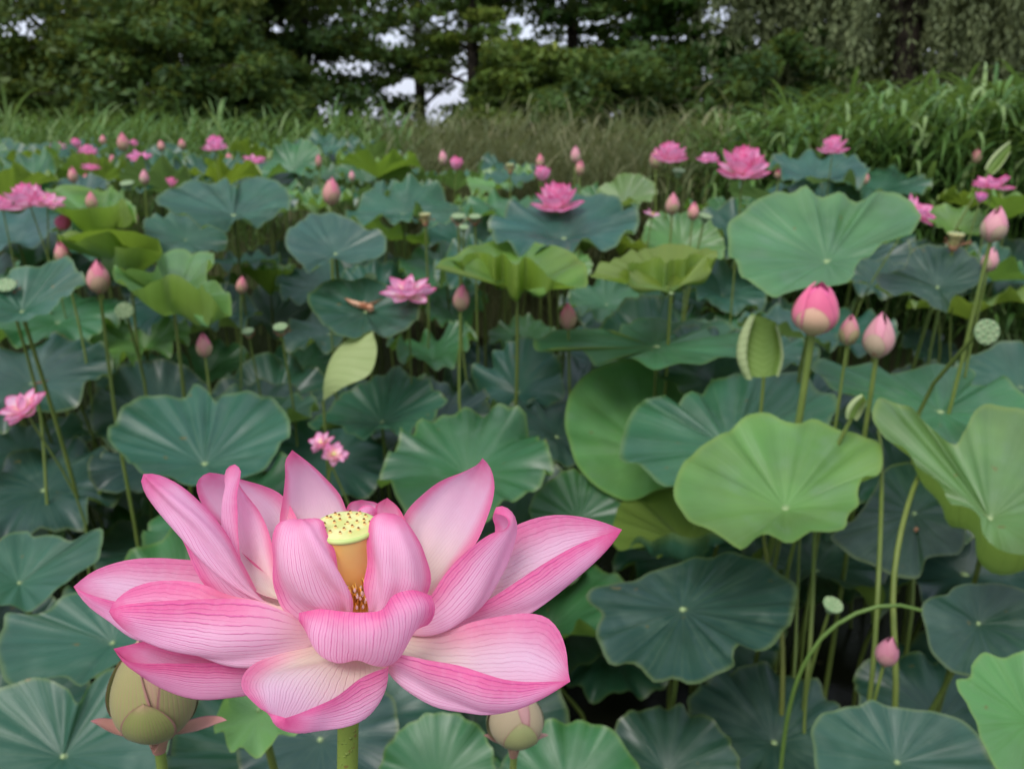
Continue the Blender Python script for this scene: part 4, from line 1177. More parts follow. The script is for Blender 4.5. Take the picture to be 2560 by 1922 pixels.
def margin_leaf(frame, hub, d, tilt, roll, rim_h, tone, label, pts, seed=0, stem_r=0.0065):
    """pts: outline as seen, clockwise, optional third value = belly (m) of the wall below that point"""
    fx, fy, fs = frame
    cv = lambda x, y: (fx + x * fs, fy + y * fs)
    hb = PD(*cv(*hub), d)
    _, M = rot_xy(np.zeros((1, 3)), tilt, roll)
    n = M @ np.array([0, 0, 1.0])
    r = np.random.default_rng(seed + 900)
    c0 = hb + n * rim_h
    W = []
    for q in pts:
        x, y = cv(q[0], q[1])
        dv = FWD + (x - 1106) * SD * RGT + (830.5 - y) * SD * UPV
        t = ((c0 - CAM) @ n) / (dv @ n)
        t = np.clip(t, d * 0.80, d * 1.28)
        W.append((*(CAM + dv * t), q[2] if len(q) > 2 else 0.0))
    Mg = closed_spline(W, NA)
    ang = np.arctan2((Mg[:, :3] - hb) @ UPV, (Mg[:, :3] - hb) @ RGT)
    if np.sum(np.diff(np.unwrap(ang))) < 0:
        Mg = Mg[::-1]
    D = Mg[:, :3] - hb
    b = Mg[:, 3]
    hn = D @ n
    inp = D - hn[:, None] * n
    rad = np.linalg.norm(inp, axis=1).mean()
    th = np.linspace(0, 2 * math.pi, NA, endpoint=False)
    f = sum(r.normal() * np.sin(k * th + r.random() * 6.28) for k in (3, 5, 8, 11, 14)) * 0.0055 * rad / .25
    f2 = sum(r.normal() * np.sin(k * th + r.random() * 6.28) for k in (9, 12, 15, 17, 20)) * 0.0062 * rad / .25
    P = np.zeros((NR, NA, 3))
    for i, ro in enumerate(RHO):
        bell = 9.5 * ro ** 3 * (1 - ro)
        P[i] = hb + inp * (ro * (1 - 0.0 * bell)) + n * (hn * ro ** 0.9)[:, None] + n * (f * (ro ** 2) * (1.35 - ro) + f2 * ro ** 2.0 * (1.22 - ro) * 1.8)[:, None] - n * (b * bell)[:, None] + inp * (b * bell * 0.6 / rad)[:, None]
    foot = np.array([hb[0] - n[0] * 0.2 + r.normal() * .03, hb[1] - n[1] * .2 + r.normal() * .03 + .03, -0.12])
    root = thing('lotus_leaf', label, 'leaf', foot)
    o = bpy.data.objects.new('blade', blade_mesh(P - foot))
    COL.objects.link(o)
    o.parent = root
    t = np.array(TONES[tone]) * (1 + 0.08 * r.normal(size=3))
    o.color = (*np.clip(t, 0.01, .6), 1)
    Vt, Ft, ut = tube(stem_path(hb - n * .002, foot, n, 14, .025, seed), np.linspace(stem_r * .85, stem_r * 1.2, 14), 8)
    k = 0.6 + 0.4 * r.random()
    link_part('stem', Vt, Ft, root, root, ut, M_STEM, True, (k, k, k * .9))
    pr = [(0.0, 0.004), (rad * 0.014, 0.0042), (rad * 0.026, 0.003), (rad * 0.032, 0.0)]
    Vn, Fn, un = lathe(pr, 14, hb + n * 0.0015, 0.05, n)
    link_part('navel', Vn, Fn, root, root, un, M_NAVEL)
    LEAVES.append((hb, rad))
    cx, cy = cv(*np.mean([q[:2] for q in pts], axis=0))
    w = (max(q[0] for q in pts) - min(q[0] for q in pts)) * fs
    h = (max(q[1] for q in pts) - min(q[1] for q in pts)) * fs
    PROTECT.append((cx, cy, d, w * .36, h * .36))
    return root

FE, FF, FG = (1106, 622, .6252), (0, 281, .5), (0, 930, .5)
F5, F4 = (1296, 345.6, .414), (648, 345.6, .3641)
ML = [
 (FE, (945, 766), 1.88, 14, 0, .085, 'L', 'bright light green parasol leaf on long bare stalks, scalloped all round', [(890, 432), (950, 462), (990, 468), (1040, 450), (1100, 478), (1135, 498), (1200, 498), (1255, 530), (1280, 590), (1272, 632), (1215, 660), (1195, 700), (1200, 745), (1160, 790), (1150, 830), (1090, 845), (1035, 838), (1000, 860), (960, 875), (900, 858), (850, 868), (790, 898), (745, 870), (690, 838), (620, 818), (590, 770), (560, 720), (570, 650), (595, 605), (640, 555), (690, 525), (740, 500), (770, 470), (830, 440)]),
 (FE, (760, 560), 2.28, 12, 2, .045, 'M', 'blue green leaf lying between two light green leaves', [(370, 580), (385, 500), (400, 450), (440, 405), (460, 372), (500, 385), (540, 378), (560, 400), (600, 378), (640, 370), (690, 320), (740, 310), (780, 290), (830, 310), (870, 285), (920, 290), (960, 300), (1010, 290), (1040, 330), (1080, 365), (1120, 375), (1128, 420), (1100, 460), (1090, 560), (1000, 680), (850, 720), (700, 705), (620, 670), (545, 680), (500, 665), (480, 645), (430, 605), (400, 618), (375, 605)]),
 (FE, (480, 570), 2.55, 26, -2, .03, 'F', 'tall light green leaf tipped up behind the blue green one', [(183, 470), (190, 400), (210, 345), (270, 290), (340, 255), (400, 248), (450, 250), (490, 275), (515, 290), (550, 262), (610, 248), (680, 252), (740, 275), (755, 310), (770, 420), (700, 560), (620, 650), (500, 700), (440, 725), (390, 735), (340, 715), (280, 680), (230, 620), (205, 560)]),
 (FE, (1480, 430), 2.45, 6, 0, .04, 'M', 'wide blue green leaf behind the folded yellow edged leaf', [(1040, 260), (1090, 250), (1150, 265), (1210, 270), (1250, 262), (1310, 290), (1370, 280), (1430, 275), (1490, 270), (1560, 265), (1600, 290), (1590, 340), (1640, 335), (1690, 305), (1740, 350), (1790, 380), (1850, 400), (1850, 480), (1700, 560), (1550, 570), (1400, 530), (1250, 430), (1150, 360), (1090, 330)]),
 (FE, (1650, 800), 1.75, 16, 8, .085, 'L', 'folded bright leaf with a rolled yellow edge', [(1245, 430), (1285, 380), (1350, 395), (1400, 440), (1450, 480), (1500, 525), (1530, 540), (1560, 500), (1600, 430), (1650, 402), (1700, 415), (1769, 420), (1900, 470), (1980, 600), (1980, 750), (1900, 890), (1780, 932, .05), (1690, 892, .06), (1628, 850, .06), (1610, 785, .05), (1570, 747, .05), (1520, 735, .05), (1490, 692, .045), (1440, 655, .04), (1405, 612, .03), (1370, 575, .02), (1330, 550), (1275, 500)]),
 (FE, (600, 885), 2.30, 0, 0, .085, 'B', 'small blue green cup leaf showing its yellow underside below the light green pair', [(345, 885), (355, 800), (375, 740), (420, 705), (480, 690), (560, 680), (700, 700), (775, 760), (795, 850), (770, 880), (680, 842, .05), (650, 860, .06), (620, 868, .06), (590, 862, .06), (555, 842, .06), (510, 855, .05), (480, 878, .04), (440, 856, .03), (415, 872, .02), (400, 903), (375, 913)]),
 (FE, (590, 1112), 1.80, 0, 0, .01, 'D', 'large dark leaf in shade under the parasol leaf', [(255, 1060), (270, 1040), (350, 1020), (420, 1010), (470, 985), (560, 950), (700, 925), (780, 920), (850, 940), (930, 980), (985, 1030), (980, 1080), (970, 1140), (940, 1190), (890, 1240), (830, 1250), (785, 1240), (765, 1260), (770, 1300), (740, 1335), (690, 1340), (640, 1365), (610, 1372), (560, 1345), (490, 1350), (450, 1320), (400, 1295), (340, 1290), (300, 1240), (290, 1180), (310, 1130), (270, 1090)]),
 (FE, (230, 800), 2.38, 18, 0, .04, 'G', 'plain green leaf partly behind the longest petal tip', [(60, 780), (90, 700), (150, 650), (210, 625), (260, 650), (320, 700), (375, 740), (385, 800), (300, 850), (150, 850)]),
 (FE, (1330, 1640), 1.45, 14, 0, .04, 'B', 'low blue green leaf at the foot of the bare stalks', [(1035, 1520), (1060, 1480), (1120, 1455), (1200, 1440), (1240, 1425), (1300, 1440), (1400, 1455), (1500, 1470), (1570, 1500), (1620, 1560), (1670, 1660), (1600, 1800), (1350, 1850), (1150, 1800), (1050, 1660), (1040, 1580)]),
 (FE, (1790, 1500), 1.10, 24, 0, .04, 'L', 'pale bright leaf beside the low blue green leaf', [(1537, 1350), (1580, 1345), (1590, 1300), (1640, 1258), (1690, 1280), (1740, 1260), (1800, 1250), (1950, 1300), (2000, 1500), (1900, 1750), (1720, 1720), (1650, 1620), (1600, 1500), (1570, 1430), (1545, 1400)]),
 (FE, (500, 205), 2.62, -2, 0, .0, 'M', 'very wide flat blue green leaf with a scalloped skirt behind the light green pair', [(78, 205), (100, 165), (160, 150), (220, 140), (290, 140), (350, 160), (390, 125), (440, 105), (480, 110), (520, 105), (600, 120), (680, 110), (740, 125), (780, 140), (790, 190), (780, 235), (730, 240), (690, 250), (640, 265), (580, 255), (510, 285), (440, 260), (380, 240), (300, 270), (265, 240), (220, 205), (180, 200), (150, 215), (110, 220)]),
 (FE, (1390, 780), 2.12, 14, 0, .02, 'D', 'dark shaded leaf behind the stalks of the folded bright leaf', [(1100, 870), (1180, 800), (1250, 700), (1300, 620), (1400, 600), (1500, 680), (1560, 800), (1540, 920), (1440, 930), (1400, 1000), (1330, 1000), (1250, 960), (1180, 930)]),
 (FE, (1610, 1160), 1.75, 22, -6, .05, 'D', 'dark ribbed leaf under the folded bright leaf', [(1412, 1110), (1440, 1070), (1500, 1060), (1530, 1030), (1600, 1020), (1700, 1025), (1800, 1060), (1850, 1200), (1750, 1320), (1640, 1345), (1560, 1335), (1500, 1310), (1450, 1260), (1430, 1180)]),
 (F5, (1185, 535), 2.30, 26, 0, .06, 'K', 'largest light green leaf facing out, above the hot pink bud', [(665, 350), (690, 300), (760, 270), (790, 225), (860, 200), (930, 165), (990, 170), (1060, 150), (1100, 175), (1200, 180), (1300, 175), (1400, 190), (1480, 165), (1540, 160), (1600, 195), (1640, 250), (1670, 300), (1650, 350), (1610, 390), (1530, 410), (1450, 460), (1400, 500), (1340, 540), (1330, 600), (1290, 640), (1230, 640), (1190, 665), (1100, 660), (1010, 690), (960, 715), (910, 740), (880, 700), (840, 670), (790, 660), (750, 610), (720, 560), (690, 510), (670, 430)]),
 (F5, (1760, 670), 2.55, 20, 0, .06, 'D', 'dark blue leaf dipping behind the largest light leaf', [(1450, 600), (1560, 580), (1600, 540), (1620, 480), (1700, 445), (1800, 450), (1890, 460), (1950, 500), (2000, 560), (1980, 640), (1900, 690), (1840, 720), (1800, 790), (1740, 770), (1680, 720), (1600, 700), (1520, 700), (1460, 660)]),
 (F5, (370, 700), 2.60, -2, 0, .10, 'Y', 'mustard green cup leaf seen from the side beside the largest light leaf', [(0, 622), (120, 500), (250, 455), (400, 440), (520, 455), (615, 500), (590, 512, .05), (540, 500, .07), (480, 500, .08), (440, 515, .085), (390, 505, .085), (340, 535, .08), (290, 520, .075), (200, 525, .06), (150, 545, .04), (100, 628, .01)]),
 (F4, (1290, 790), 2.62, -1, 0, .12, 'Y', 'bright yellow green cupped leaf seen from the side, in front of the wide flat leaf', [(800, 635), (960, 540), (1080, 500), (1200, 460), (1290, 450), (1380, 480), (1490, 510), (1600, 545), (1660, 590), (1705, 680), (1670, 755), (1570, 740), (1520, 728, .02), (1450, 660, .05), (1400, 610, .07), (1340, 590, .08), (1290, 620, .085), (1250, 600, .085), (1200, 560, .08), (1150, 580, .075), (1120, 555, .07), (1060, 540, .06), (990, 560, .04), (940, 605, .02), (890, 590)]),
 (FF, (885, 1448), 2.10, 10, 0, .085, 'B', 'broad blue green funnel leaf standing just behind the large flower', [(465, 1300), (510, 1230), (560, 1180), (620, 1150), (720, 1150), (800, 1140), (850, 1110), (890, 1115), (915, 1150), (935, 1170), (970, 1140), (1040, 1130), (1120, 1140), (1200, 1180), (1240, 1230), (1255, 1280), (1240, 1330), (1210, 1358), (1160, 1448), (1100, 1488), (1030, 1498), (920, 1513), (850, 1538), (800, 1543), (740, 1498), (660, 1493), (600, 1478), (560, 1438), (520, 1388), (470, 1348)]),
 (FF, (1650, 1265), 2.70, 12, 0, .085, 'B', 'deep green wavy funnel leaf in front of the folded pale young leaf', [(1335, 1290), (1370, 1230), (1440, 1190), (1480, 1130), (1540, 1110), (1620, 1070), (1680, 1040), (1710, 1015), (1760, 1050), (1800, 1070), (1850, 1080), (1880, 1120), (1935, 1170), (1900, 1200), (1880, 1240), (1830, 1270), (1790, 1280), (1770, 1320), (1730, 1320), (1680, 1300), (1640, 1290), (1600, 1310), (1550, 1335), (1500, 1310), (1460, 1270), (1400, 1265), (1370, 1290)]),
 (FF, (750, 760), 2.45, -1, 0, .12, 'L', 'cupped light green leaf showing a yellow green front wall', [(495, 640), (500, 590), (530, 600), (580, 615), (640, 610), (680, 560), (740, 520), (800, 515), (850, 530), (890, 530), (895, 600), (900, 650), (960, 680), (1000, 740), (1000, 785), (950, 765, .03), (920, 730, .06), (880, 690, .075), (840, 655, .085), (780, 648, .09), (720, 640, .085), (670, 655, .07), (620, 682, .04), (580, 690, .02), (540, 665)]),
 (FF, (1450, 540), 2.95, 15, 0, .07, 'B', 'round blue leaf with fan like ribs behind the seed head', [(1230, 480), (1240, 440), (1290, 400), (1350, 360), (1420, 355), (1500, 380), (1580, 420), (1650, 440), (1670, 490), (1650, 540), (1560, 570), (1500, 575), (1430, 560), (1380, 590), (1335, 610), (1300, 580), (1250, 530)]),
 (FF, (1010, 372), 3.70, 6, 0, .085, 'B', 'wide blue umbrella leaf in the rear rows, deeply scalloped', [(670, 290), (720, 260), (800, 230), (900, 225), (960, 215), (1020, 250), (1060, 215), (1130, 210), (1200, 225), (1240, 260), (1260, 300), (1230, 350), (1190, 370), (1150, 390), (1110, 425), (1060, 395), (1010, 400), (960, 430), (900, 440), (850, 400), (800, 370), (740, 350), (690, 330)]),
 (FF, (1580, 790), 2.75, 13, 0, .06, 'D', 'dark green leaf carrying curled brown fallen petals', [(1330, 720), (1380, 670), (1460, 645), (1560, 640), (1660, 660), (1750, 700), (1810, 750), (1800, 820), (1740, 870), (1660, 890), (1600, 880), (1540, 895), (1470, 890), (1400, 840), (1350, 780)]),
 (FF, (440, 425), 3.45, -2, 0, .12, 'Y', 'bright yellow green bowl leaf behind the dark pink bud', [(225, 300), (280, 240), (350, 232), (430, 245), (500, 268), (560, 310), (585, 375), (540, 335, .05), (480, 322, .08), (400, 318, .09), (330, 322, .07), (270, 330, .03)]),
 (FF, (560, 600), 3.05, -8, 0, .10, 'Y', 'olive leaf showing its underside above the cupped light green leaf', [(330, 490), (400, 445), (500, 440), (600, 450), (690, 475), (725, 525), (650, 502, .05), (620, 497, .06), (560, 502, .07), (500, 487, .07), (440, 467, .06), (380, 464, .03)]),
 (FF, (95, 790), 2.30, 14, 2, .08, 'B', 'blue green leaf sweeping up behind the rosy pointed bud', [(0, 640), (60, 600), (150, 590), (230, 560), (290, 550), (330, 600), (370, 650), (330, 690), (280, 720), (220, 780), (150, 815), (60, 825), (-60, 830), (-120, 760), (-80, 680)]),
 (FG, (85, 662), 1.75, 8, 0, .04, 'B', 'blue green leaf with pale navel above the broad leaf', [(-60, 500), (0, 470), (70, 435), (110, 430), (150, 460), (230, 450), (300, 470), (380, 440), (430, 420), (440, 500), (420, 560), (330, 620), (260, 680), (200, 720), (140, 780), (60, 760), (0, 750), (-100, 700)]),
 (FG, (490, 920), 1.55, 12, 0, .04, 'B', 'broad blue green leaf reaching behind the petals and the plump bud', [(10, 850), (30, 790), (100, 790), (180, 790), (250, 730), (350, 690), (440, 690), (520, 720), (600, 780), (640, 880), (600, 960), (520, 1000), (430, 1050), (350, 1100), (260, 1060), (180, 1070), (80, 1100), (30, 1090), (0, 1020), (-20, 930)]),
 (FG, (275, 1410), 1.36, 24, 0, .05, 'B', 'puckered blue green leaf below the broad leaf beside the plump bud', [(-30, 1130), (60, 1090), (140, 1065), (220, 1080), (290, 1110), (340, 1180), (380, 1110), (430, 1060), (500, 1020), (600, 1050), (680, 1150), (730, 1300), (720, 1400), (650, 1500), (450, 1600), (200, 1620), (-50, 1550), (-100, 1300)]),
]
DONE = set()
for i, q in enumerate(ML):
    margin_leaf(*q, seed=i)
    DONE.add(q[7])
LV = [q for q in LV if q[10] not in DONE]
for i, (x, y, w, rad, ti, ro, a0, a1, wv, tone, lab, kw) in enumerate(LV):
    d = 2 * rad / (w * SD) * 0.97
    if ti > 3:
        ti += 5
    if 5 < a0 < 30:
        a0 += 7
    kw = dict(kw)
    lotus_leaf(PD(x, y, d), rad, ti, ro, a0, a1, wv, tone, lab, None, **kw)
    PROTECT.append((x, y, d, w * 0.30, w * 0.16))

# ------------------------------------------------------------------ young rolled leaves, bent stalk, fallen petals
def make_young():
    t = NT('young_leaf_underside')
    u, v, uvv = t.uv()
    ob = t.obj()
    line = t.smooth(t.math('ABSOLUTE', t.math('SUBTRACT', t.math('FRACT', t.math('ADD', t.math('MULTIPLY', v, 9.0), t.math('MULTIPLY', t.math('ABSOLUTE', t.math('SUBTRACT', u, 0.5)), -6.0))), 0.5)), 0.05, 0.3, 1, 0)
    top = t.mix(t.noise(12, 2, ob), (0.16, 0.28, 0.06), (0.22, 0.33, 0.08))
    und = t.mix(t.noise(12, 2, ob), (0.34, 0.44, 0.18), (0.46, 0.54, 0.28))
    und = t.mix(t.math('MULTIPLY', line, 0.12), und, (0.22, 0.33, 0.10))
    c = t.mix(1.0, t.mix(t.back(), top, und), t.color(), 'MULTIPLY')
    return t.finish(c, 0.5, 0.35, (0.4, 0.5, 0.08, 1), 0.25, t.bump(line, 0.25, 0.003))
M_YOUNG = make_young()

def rolled_leaf(x, y, w, h, d, label, left=1.0, right=0.5, lean=(0, 0), yaw=0.0, seed=0):
    """a leaf still rolled from both sides, standing on its stalk; x, y: foot of the blade"""
    W, H = w * SD * d, h * SD * d
    base = PD(x, y, d)
    axis = np.array([lean[0], lean[1], 1.0])
    axis /= np.linalg.norm(axis)
    foot = np.array([base[0] - axis[0] * .2, base[1] + .05, -0.12])
    root = thing('rolled_lotus_leaf', label, 'leaf', foot)
    nt, nv = 18, 41
    P = np.zeros((nt, nv, 3))
    for i in range(nt):
        t = i / (nt - 1)
        sc = 0.55 + 0.45 * math.sin(math.pi * min(0.5, 0.10 + 0.9 * t)) - 0.45 * t ** 3
        for j in range(nv):
            s = j / (nv - 1) * 2 - 1
            k = left if s < 0 else right
            a = abs(s)
            if a < 0.45:
                px, py = s * W * 0.75, 0.12 * W * (a / 0.45) ** 2
            else:
                q = (a - 0.45) / 0.55
                ang = q * 5.2
                r0 = W * 0.17 * k * (1 - 0.55 * q)
                cx = math.copysign(W * 0.75 * 0.45, s)
                px = cx + math.copysign(math.sin(ang) * r0, s)
                py = 0.12 * W - (W * 0.17 * k) * 0 - (1 - math.cos(ang)) * r0
            P[i, j] = (px * sc, py * sc + 0.15 * W * math.sin(t * 2.2), t * H * (1 - 0.16 * (s + 1) / 2 - (0.10 * abs(s) if s > 0 else 0)))
    c, s_ = math.cos(R(yaw)), math.sin(R(yaw))
    V = P.reshape(-1, 3) @ np.array([[c, s_, 0], [-s_, c, 0], [0, 0, 1]])
    V = orient(V, axis) + base
    link_part('blade', V, grid_faces(nt, nv)[:, ::-1], root, root, UVQ(nt, nv), M_YOUNG)
    slim_stem(root, base, 0.005, foot, 12, (1, 1, 1), axis, seed)
    PROTECT.append((x, y - h / 2, d, w * .6, h * .6))
    return root

rolled_leaf(1650, 815, 120, 140, 2.25, 'young leaf still rolled into two pale ribbed scrolls beside the hot pink bud', 1.25, 0.55, (-.03, 0), 4)
rolled_leaf(2135, 372, 34, 74, 3.9, 'pale rolled young leaf leaning out above the rear leaves by the reed bed', 1.2, 1.0, (.75, 0), 0, 3)
rolled_leaf(1838, 905, 60, 60, 1.95, 'withered curled leaf scrap hanging between the wide blue green leaf and its neighbour', 1.0, 1.0, (.5, -.2), 30, 7)

def loft_leaf(curves, d, label, foot_px, color=(1, 1, 1), name='folded_lotus_leaf'):
    L = np.array([catmull([PD(x, y, d + dz) for (x, y, dz) in c], 22) for c in curves])
    A, K, B = L
    s = np.linspace(-1, 1, 21)
    P = K[:, None] + (B - A)[:, None] / 2 * s[None, :, None] + ((A + B) / 2 - K)[:, None] * np.abs(s)[None, :, None] ** 1.7
    b = K[0]
    foot = np.array([b[0] - .03, b[1] + .05, -0.12])
    root = thing(name, label, 'leaf', foot)
    link_part('blade', P.reshape(-1, 3), grid_faces(22, 21)[:, ::-1], root, root, UVQ(22, 21), M_YOUNG, True, color)
    slim_stem(root, b, 0.0045, foot, 12)
    return root
loft_leaf([[(698, 866, 0), (742, 836, -.06), (800, 806, -.08), (814, 758, -.07), (806, 717, -.05)],
           [(698, 866, 0), (700, 822, .0), (718, 768, .02), (752, 732, .02), (806, 716, 0)],
           [(698, 866, 0), (735, 832, .07), (790, 800, .1), (806, 756, .08), (806, 717, .05)]], 2.5,
          'folded pale yellow green young leaf standing upright behind the deep green funnel leaf', None, (.85, .85, .75))
PROTECT.append((760, 785, 2.5, 60, 60))
lotus_leaf(PD(560, 1535, 1.05), .085, 14, 4, 22, 10, 10, 'L', 'small light green leaf with one margin rolled over beside the plump bud', None, seed=327, lobes=((200, 150, 42),))

def stalk(name, pts, r0, label, cat='stalk', color=(1, 1, 1), group=None):
    foot = np.array([pts[-1][0], pts[-1][1], -0.12])
    root = thing(name, label, cat, foot, group)
    V, F, uv = tube(catmull(list(pts) + [foot], 26), np.linspace(r0 * .8, r0 * 1.2, 26), 9)
    link_part('stalk', V, F, root, root, uv, M_STEM, True, color)
    return root
stalk('bent_stalk', [PD(1990, 1318, 1.62), PD(1930, 1306, 1.62), PD(1860, 1320, 1.63), PD(1790, 1362, 1.64), PD(1745, 1420, 1.66)], .0048, 'bent pale green stalk arching across the upright stalks under the parasol leaf', color=(.75, .95, .85))
stalk('bare_stalk', [PD(1645, 1120, 2.2), PD(1660, 1230, 2.1), PD(1685, 1330, 2.0), PD(1690, 1500, 1.95)], .0065, 'brownish bare stalk crossing behind the stem of the parasol leaf', color=(1.0, .85, .7))
stalk('bare_stalk', [PD(1760, 1140, 2.1), PD(1755, 1300, 2.0), PD(1745, 1450, 1.95)], .006, 'upright bare stalk beside the parasol leaf stem')
stalk('bare_stalk', [PD(1728, 1150, 2.2), PD(1722, 1300, 2.1), PD(1716, 1450, 2.05)], .0045, 'thin bare stalk beside the upright one behind the parasol leaf')
stalk('bare_stalk', [PD(1898, 930, 2.35), PD(1905, 1010, 2.0), PD(1900, 1200, 1.8), PD(1885, 1450, 1.75)], .0055, 'long bare stalk rising beside the dull pink bud', color=(.9, .9, .8))
stalk('bare_stalk', [PD(2010, 985, 1.92), PD(1975, 1050, 1.82), PD(1940, 1180, 1.72), PD(1930, 1260, 1.7), PD(1935, 1500, 1.66)], .0065, 'kinked bare stalk beside the dull pink bud', color=(1, .95, .8))

def curl_petal(p, L, W, az, el, label, mat=None, seed=0, name='fallen_petal', color=(1, 1, 1), group=None):
    P = petal_points(L, W, el, el + 60, 1.0, az, 0, 0, 10, 7)
    r = np.random.default_rng(seed)
    V = P.reshape(-1, 3) + r.normal(size=(70, 3)) * L * .012
    me = mesh_from(name, V, grid_faces(10, 7), UVQ(10, 7), mat or M_FALLEN)
    o = bpy.data.objects.new(name, me)
    COL.objects.link(o)
    o.location = p
    o.color = (*color, 1)
    o['label'] = label
    o['category'] = 'petal'
    if group:
        o['group'] = group
    return o
# fallen petals rest on their leaves
bpy.context.view_layer.update()
DEBRIS = [
 (778, 662, 2.62, .105, .050, 0.3, 'curled brown petal lying on the dark leaf beside its twin', M_FALLEN),
 (805, 668, 2.60, .110, .050, 2.9, 'curled pinkish brown petal lying on the dark leaf, beside its twin', M_FALLEN),
 (792, 672, 2.58, .08, .035, 5.2, 'small brown petal scrap between the two curled petals on the dark leaf', M_FALLEN),
 (1977, 1153, 1.75, .022, .014, 1.0, 'tiny red brown petal scrap on the dark leaf behind the stalks', M_WITHER),
 (75, 832, 2.2, .05, .016, 0.1, 'red brown petal strip lying on the big shaded leaf', M_WITHER),
]
for i, (x, y, d, L, W, az, lab, mt) in enumerate(DEBRIS):
    p = PD(x, y, d)
    # slide along the view ray to the blade it lies on
    dg = bpy.context.evaluated_depsgraph_get()
    dirv = p - CAM
    dirv = dirv / np.linalg.norm(dirv)
    hit, loc, nrm, *_ = SC.ray_cast(dg, Vector(CAM + dirv * max(0.75, d - 0.9)), Vector(dirv))
    if hit:
        p = np.array(loc) + np.array([0, 0, 0.006])
    curl_petal(p, L, W, az, -12, lab, mt, i, 'fallen_petal')

# ------------------------------------------------------------------ filler leaves between the ones above
def canopy(y):
    return np.interp(y, [0.8, 1.6, 2.2, 3.0, 4.2, 6.0, 12], [0.78, 0.90, 1.02, 1.18, 1.34, 1.40, 1.42])
FILL = []
rf = np.random.default_rng(23)
tries = 0
pts = []
while tries < 16000 and len(pts) < 620:
    tries += 1
    y = 0.9 + 9.8 * rf.random() ** 0.85
    x = rf.uniform(-1, 1) * (0.68 * y + 0.45)
    if terrain_z(x, y) > -0.5:
        continue
    sp = 0.20 + 0.026 * y
    if any((x - a) ** 2 + (y - b) ** 2 < sp * sp for a, b in pts):
        continue
    pts.append((x, y))
pts.sort(key=lambda q: q[1])
# every filler leaf is described by the nearest leaf that has a look of its own
CUTS = (' behind ', ' with ', ' in ', ' above ', ' below ', ' under ', ' left ', ' right ', ' showing ', ' lying ', ' on ', ' beside ', ' at ', ' seen ', ' standing ', ' tipped ', ' facing ', ' between ', ' partly ', ' carrying ', ' reaching ', ' cut ', ' edge ', ' near ', ' dipping ', ' sweeping ', ' slanting ', ' rolling ', ' half ', ' held ', ' spread ', ' folded ')
NAMED = []
for o_ in list(COL.objects):
    if o_.parent is None and o_.get('category') in ('leaf', 'flower', 'flower bud', 'seed head') and not o_.get('group'):
        nm = o_['label'].split(',')[0]
        for c_ in CUTS:
            nm = nm.split(c_)[0]
        b_ = [ch for ch in o_.children if ch.name.split('.')[0] in ('blade', 'petal', 'seed_pod')]
        if b_ and len(nm.split()) >= 3:
            co = np.zeros(len(b_[0].data.vertices) * 3, dtype=np.float32)
            b_[0].data.vertices.foreach_get('co', co)
            NAMED.append((co.reshape(-1, 3).mean(0) + np.array(o_.location), nm))
cnt_ = {}
for _, nm in NAMED:
    cnt_[nm] = cnt_.get(nm, 0) + 1
NAMED = [q for q in NAMED if cnt_[q[1]] == 1 and q[1] not in ('blue green leaf', 'light green leaf', 'dark leaf')]
USED = set()
TONE_WORD = {'B': 'blue green', 'D': 'dark', 'G': 'green', 'L': 'light green', 'Y': 'yellow green'}
def describe(x, y, z, tone, low, rad):
    q = min(NAMED, key=lambda a: (a[0][0] - x) ** 2 + (a[0][1] - y) ** 2 + 0.3 * (a[0][2] - z) ** 2)
    dx, dy = x - q[0][0], y - q[0][1]
    if math.hypot(dx, dy) > (0.75 if low else 1.1):
        return None
    rel = ('behind' if dy > 0 else 'in front of') if abs(dy) > abs(dx) else 'beside'
    hgt = 'low ' if z < q[0][2] - 0.15 else ''
    size = 'small ' if rad < .20 else ''
    lab = f"{size}{TONE_WORD[tone]} leaf {hgt}{rel} the {q[1]}"
    if lab in USED:
        return None
    USED.add(lab)
    return lab

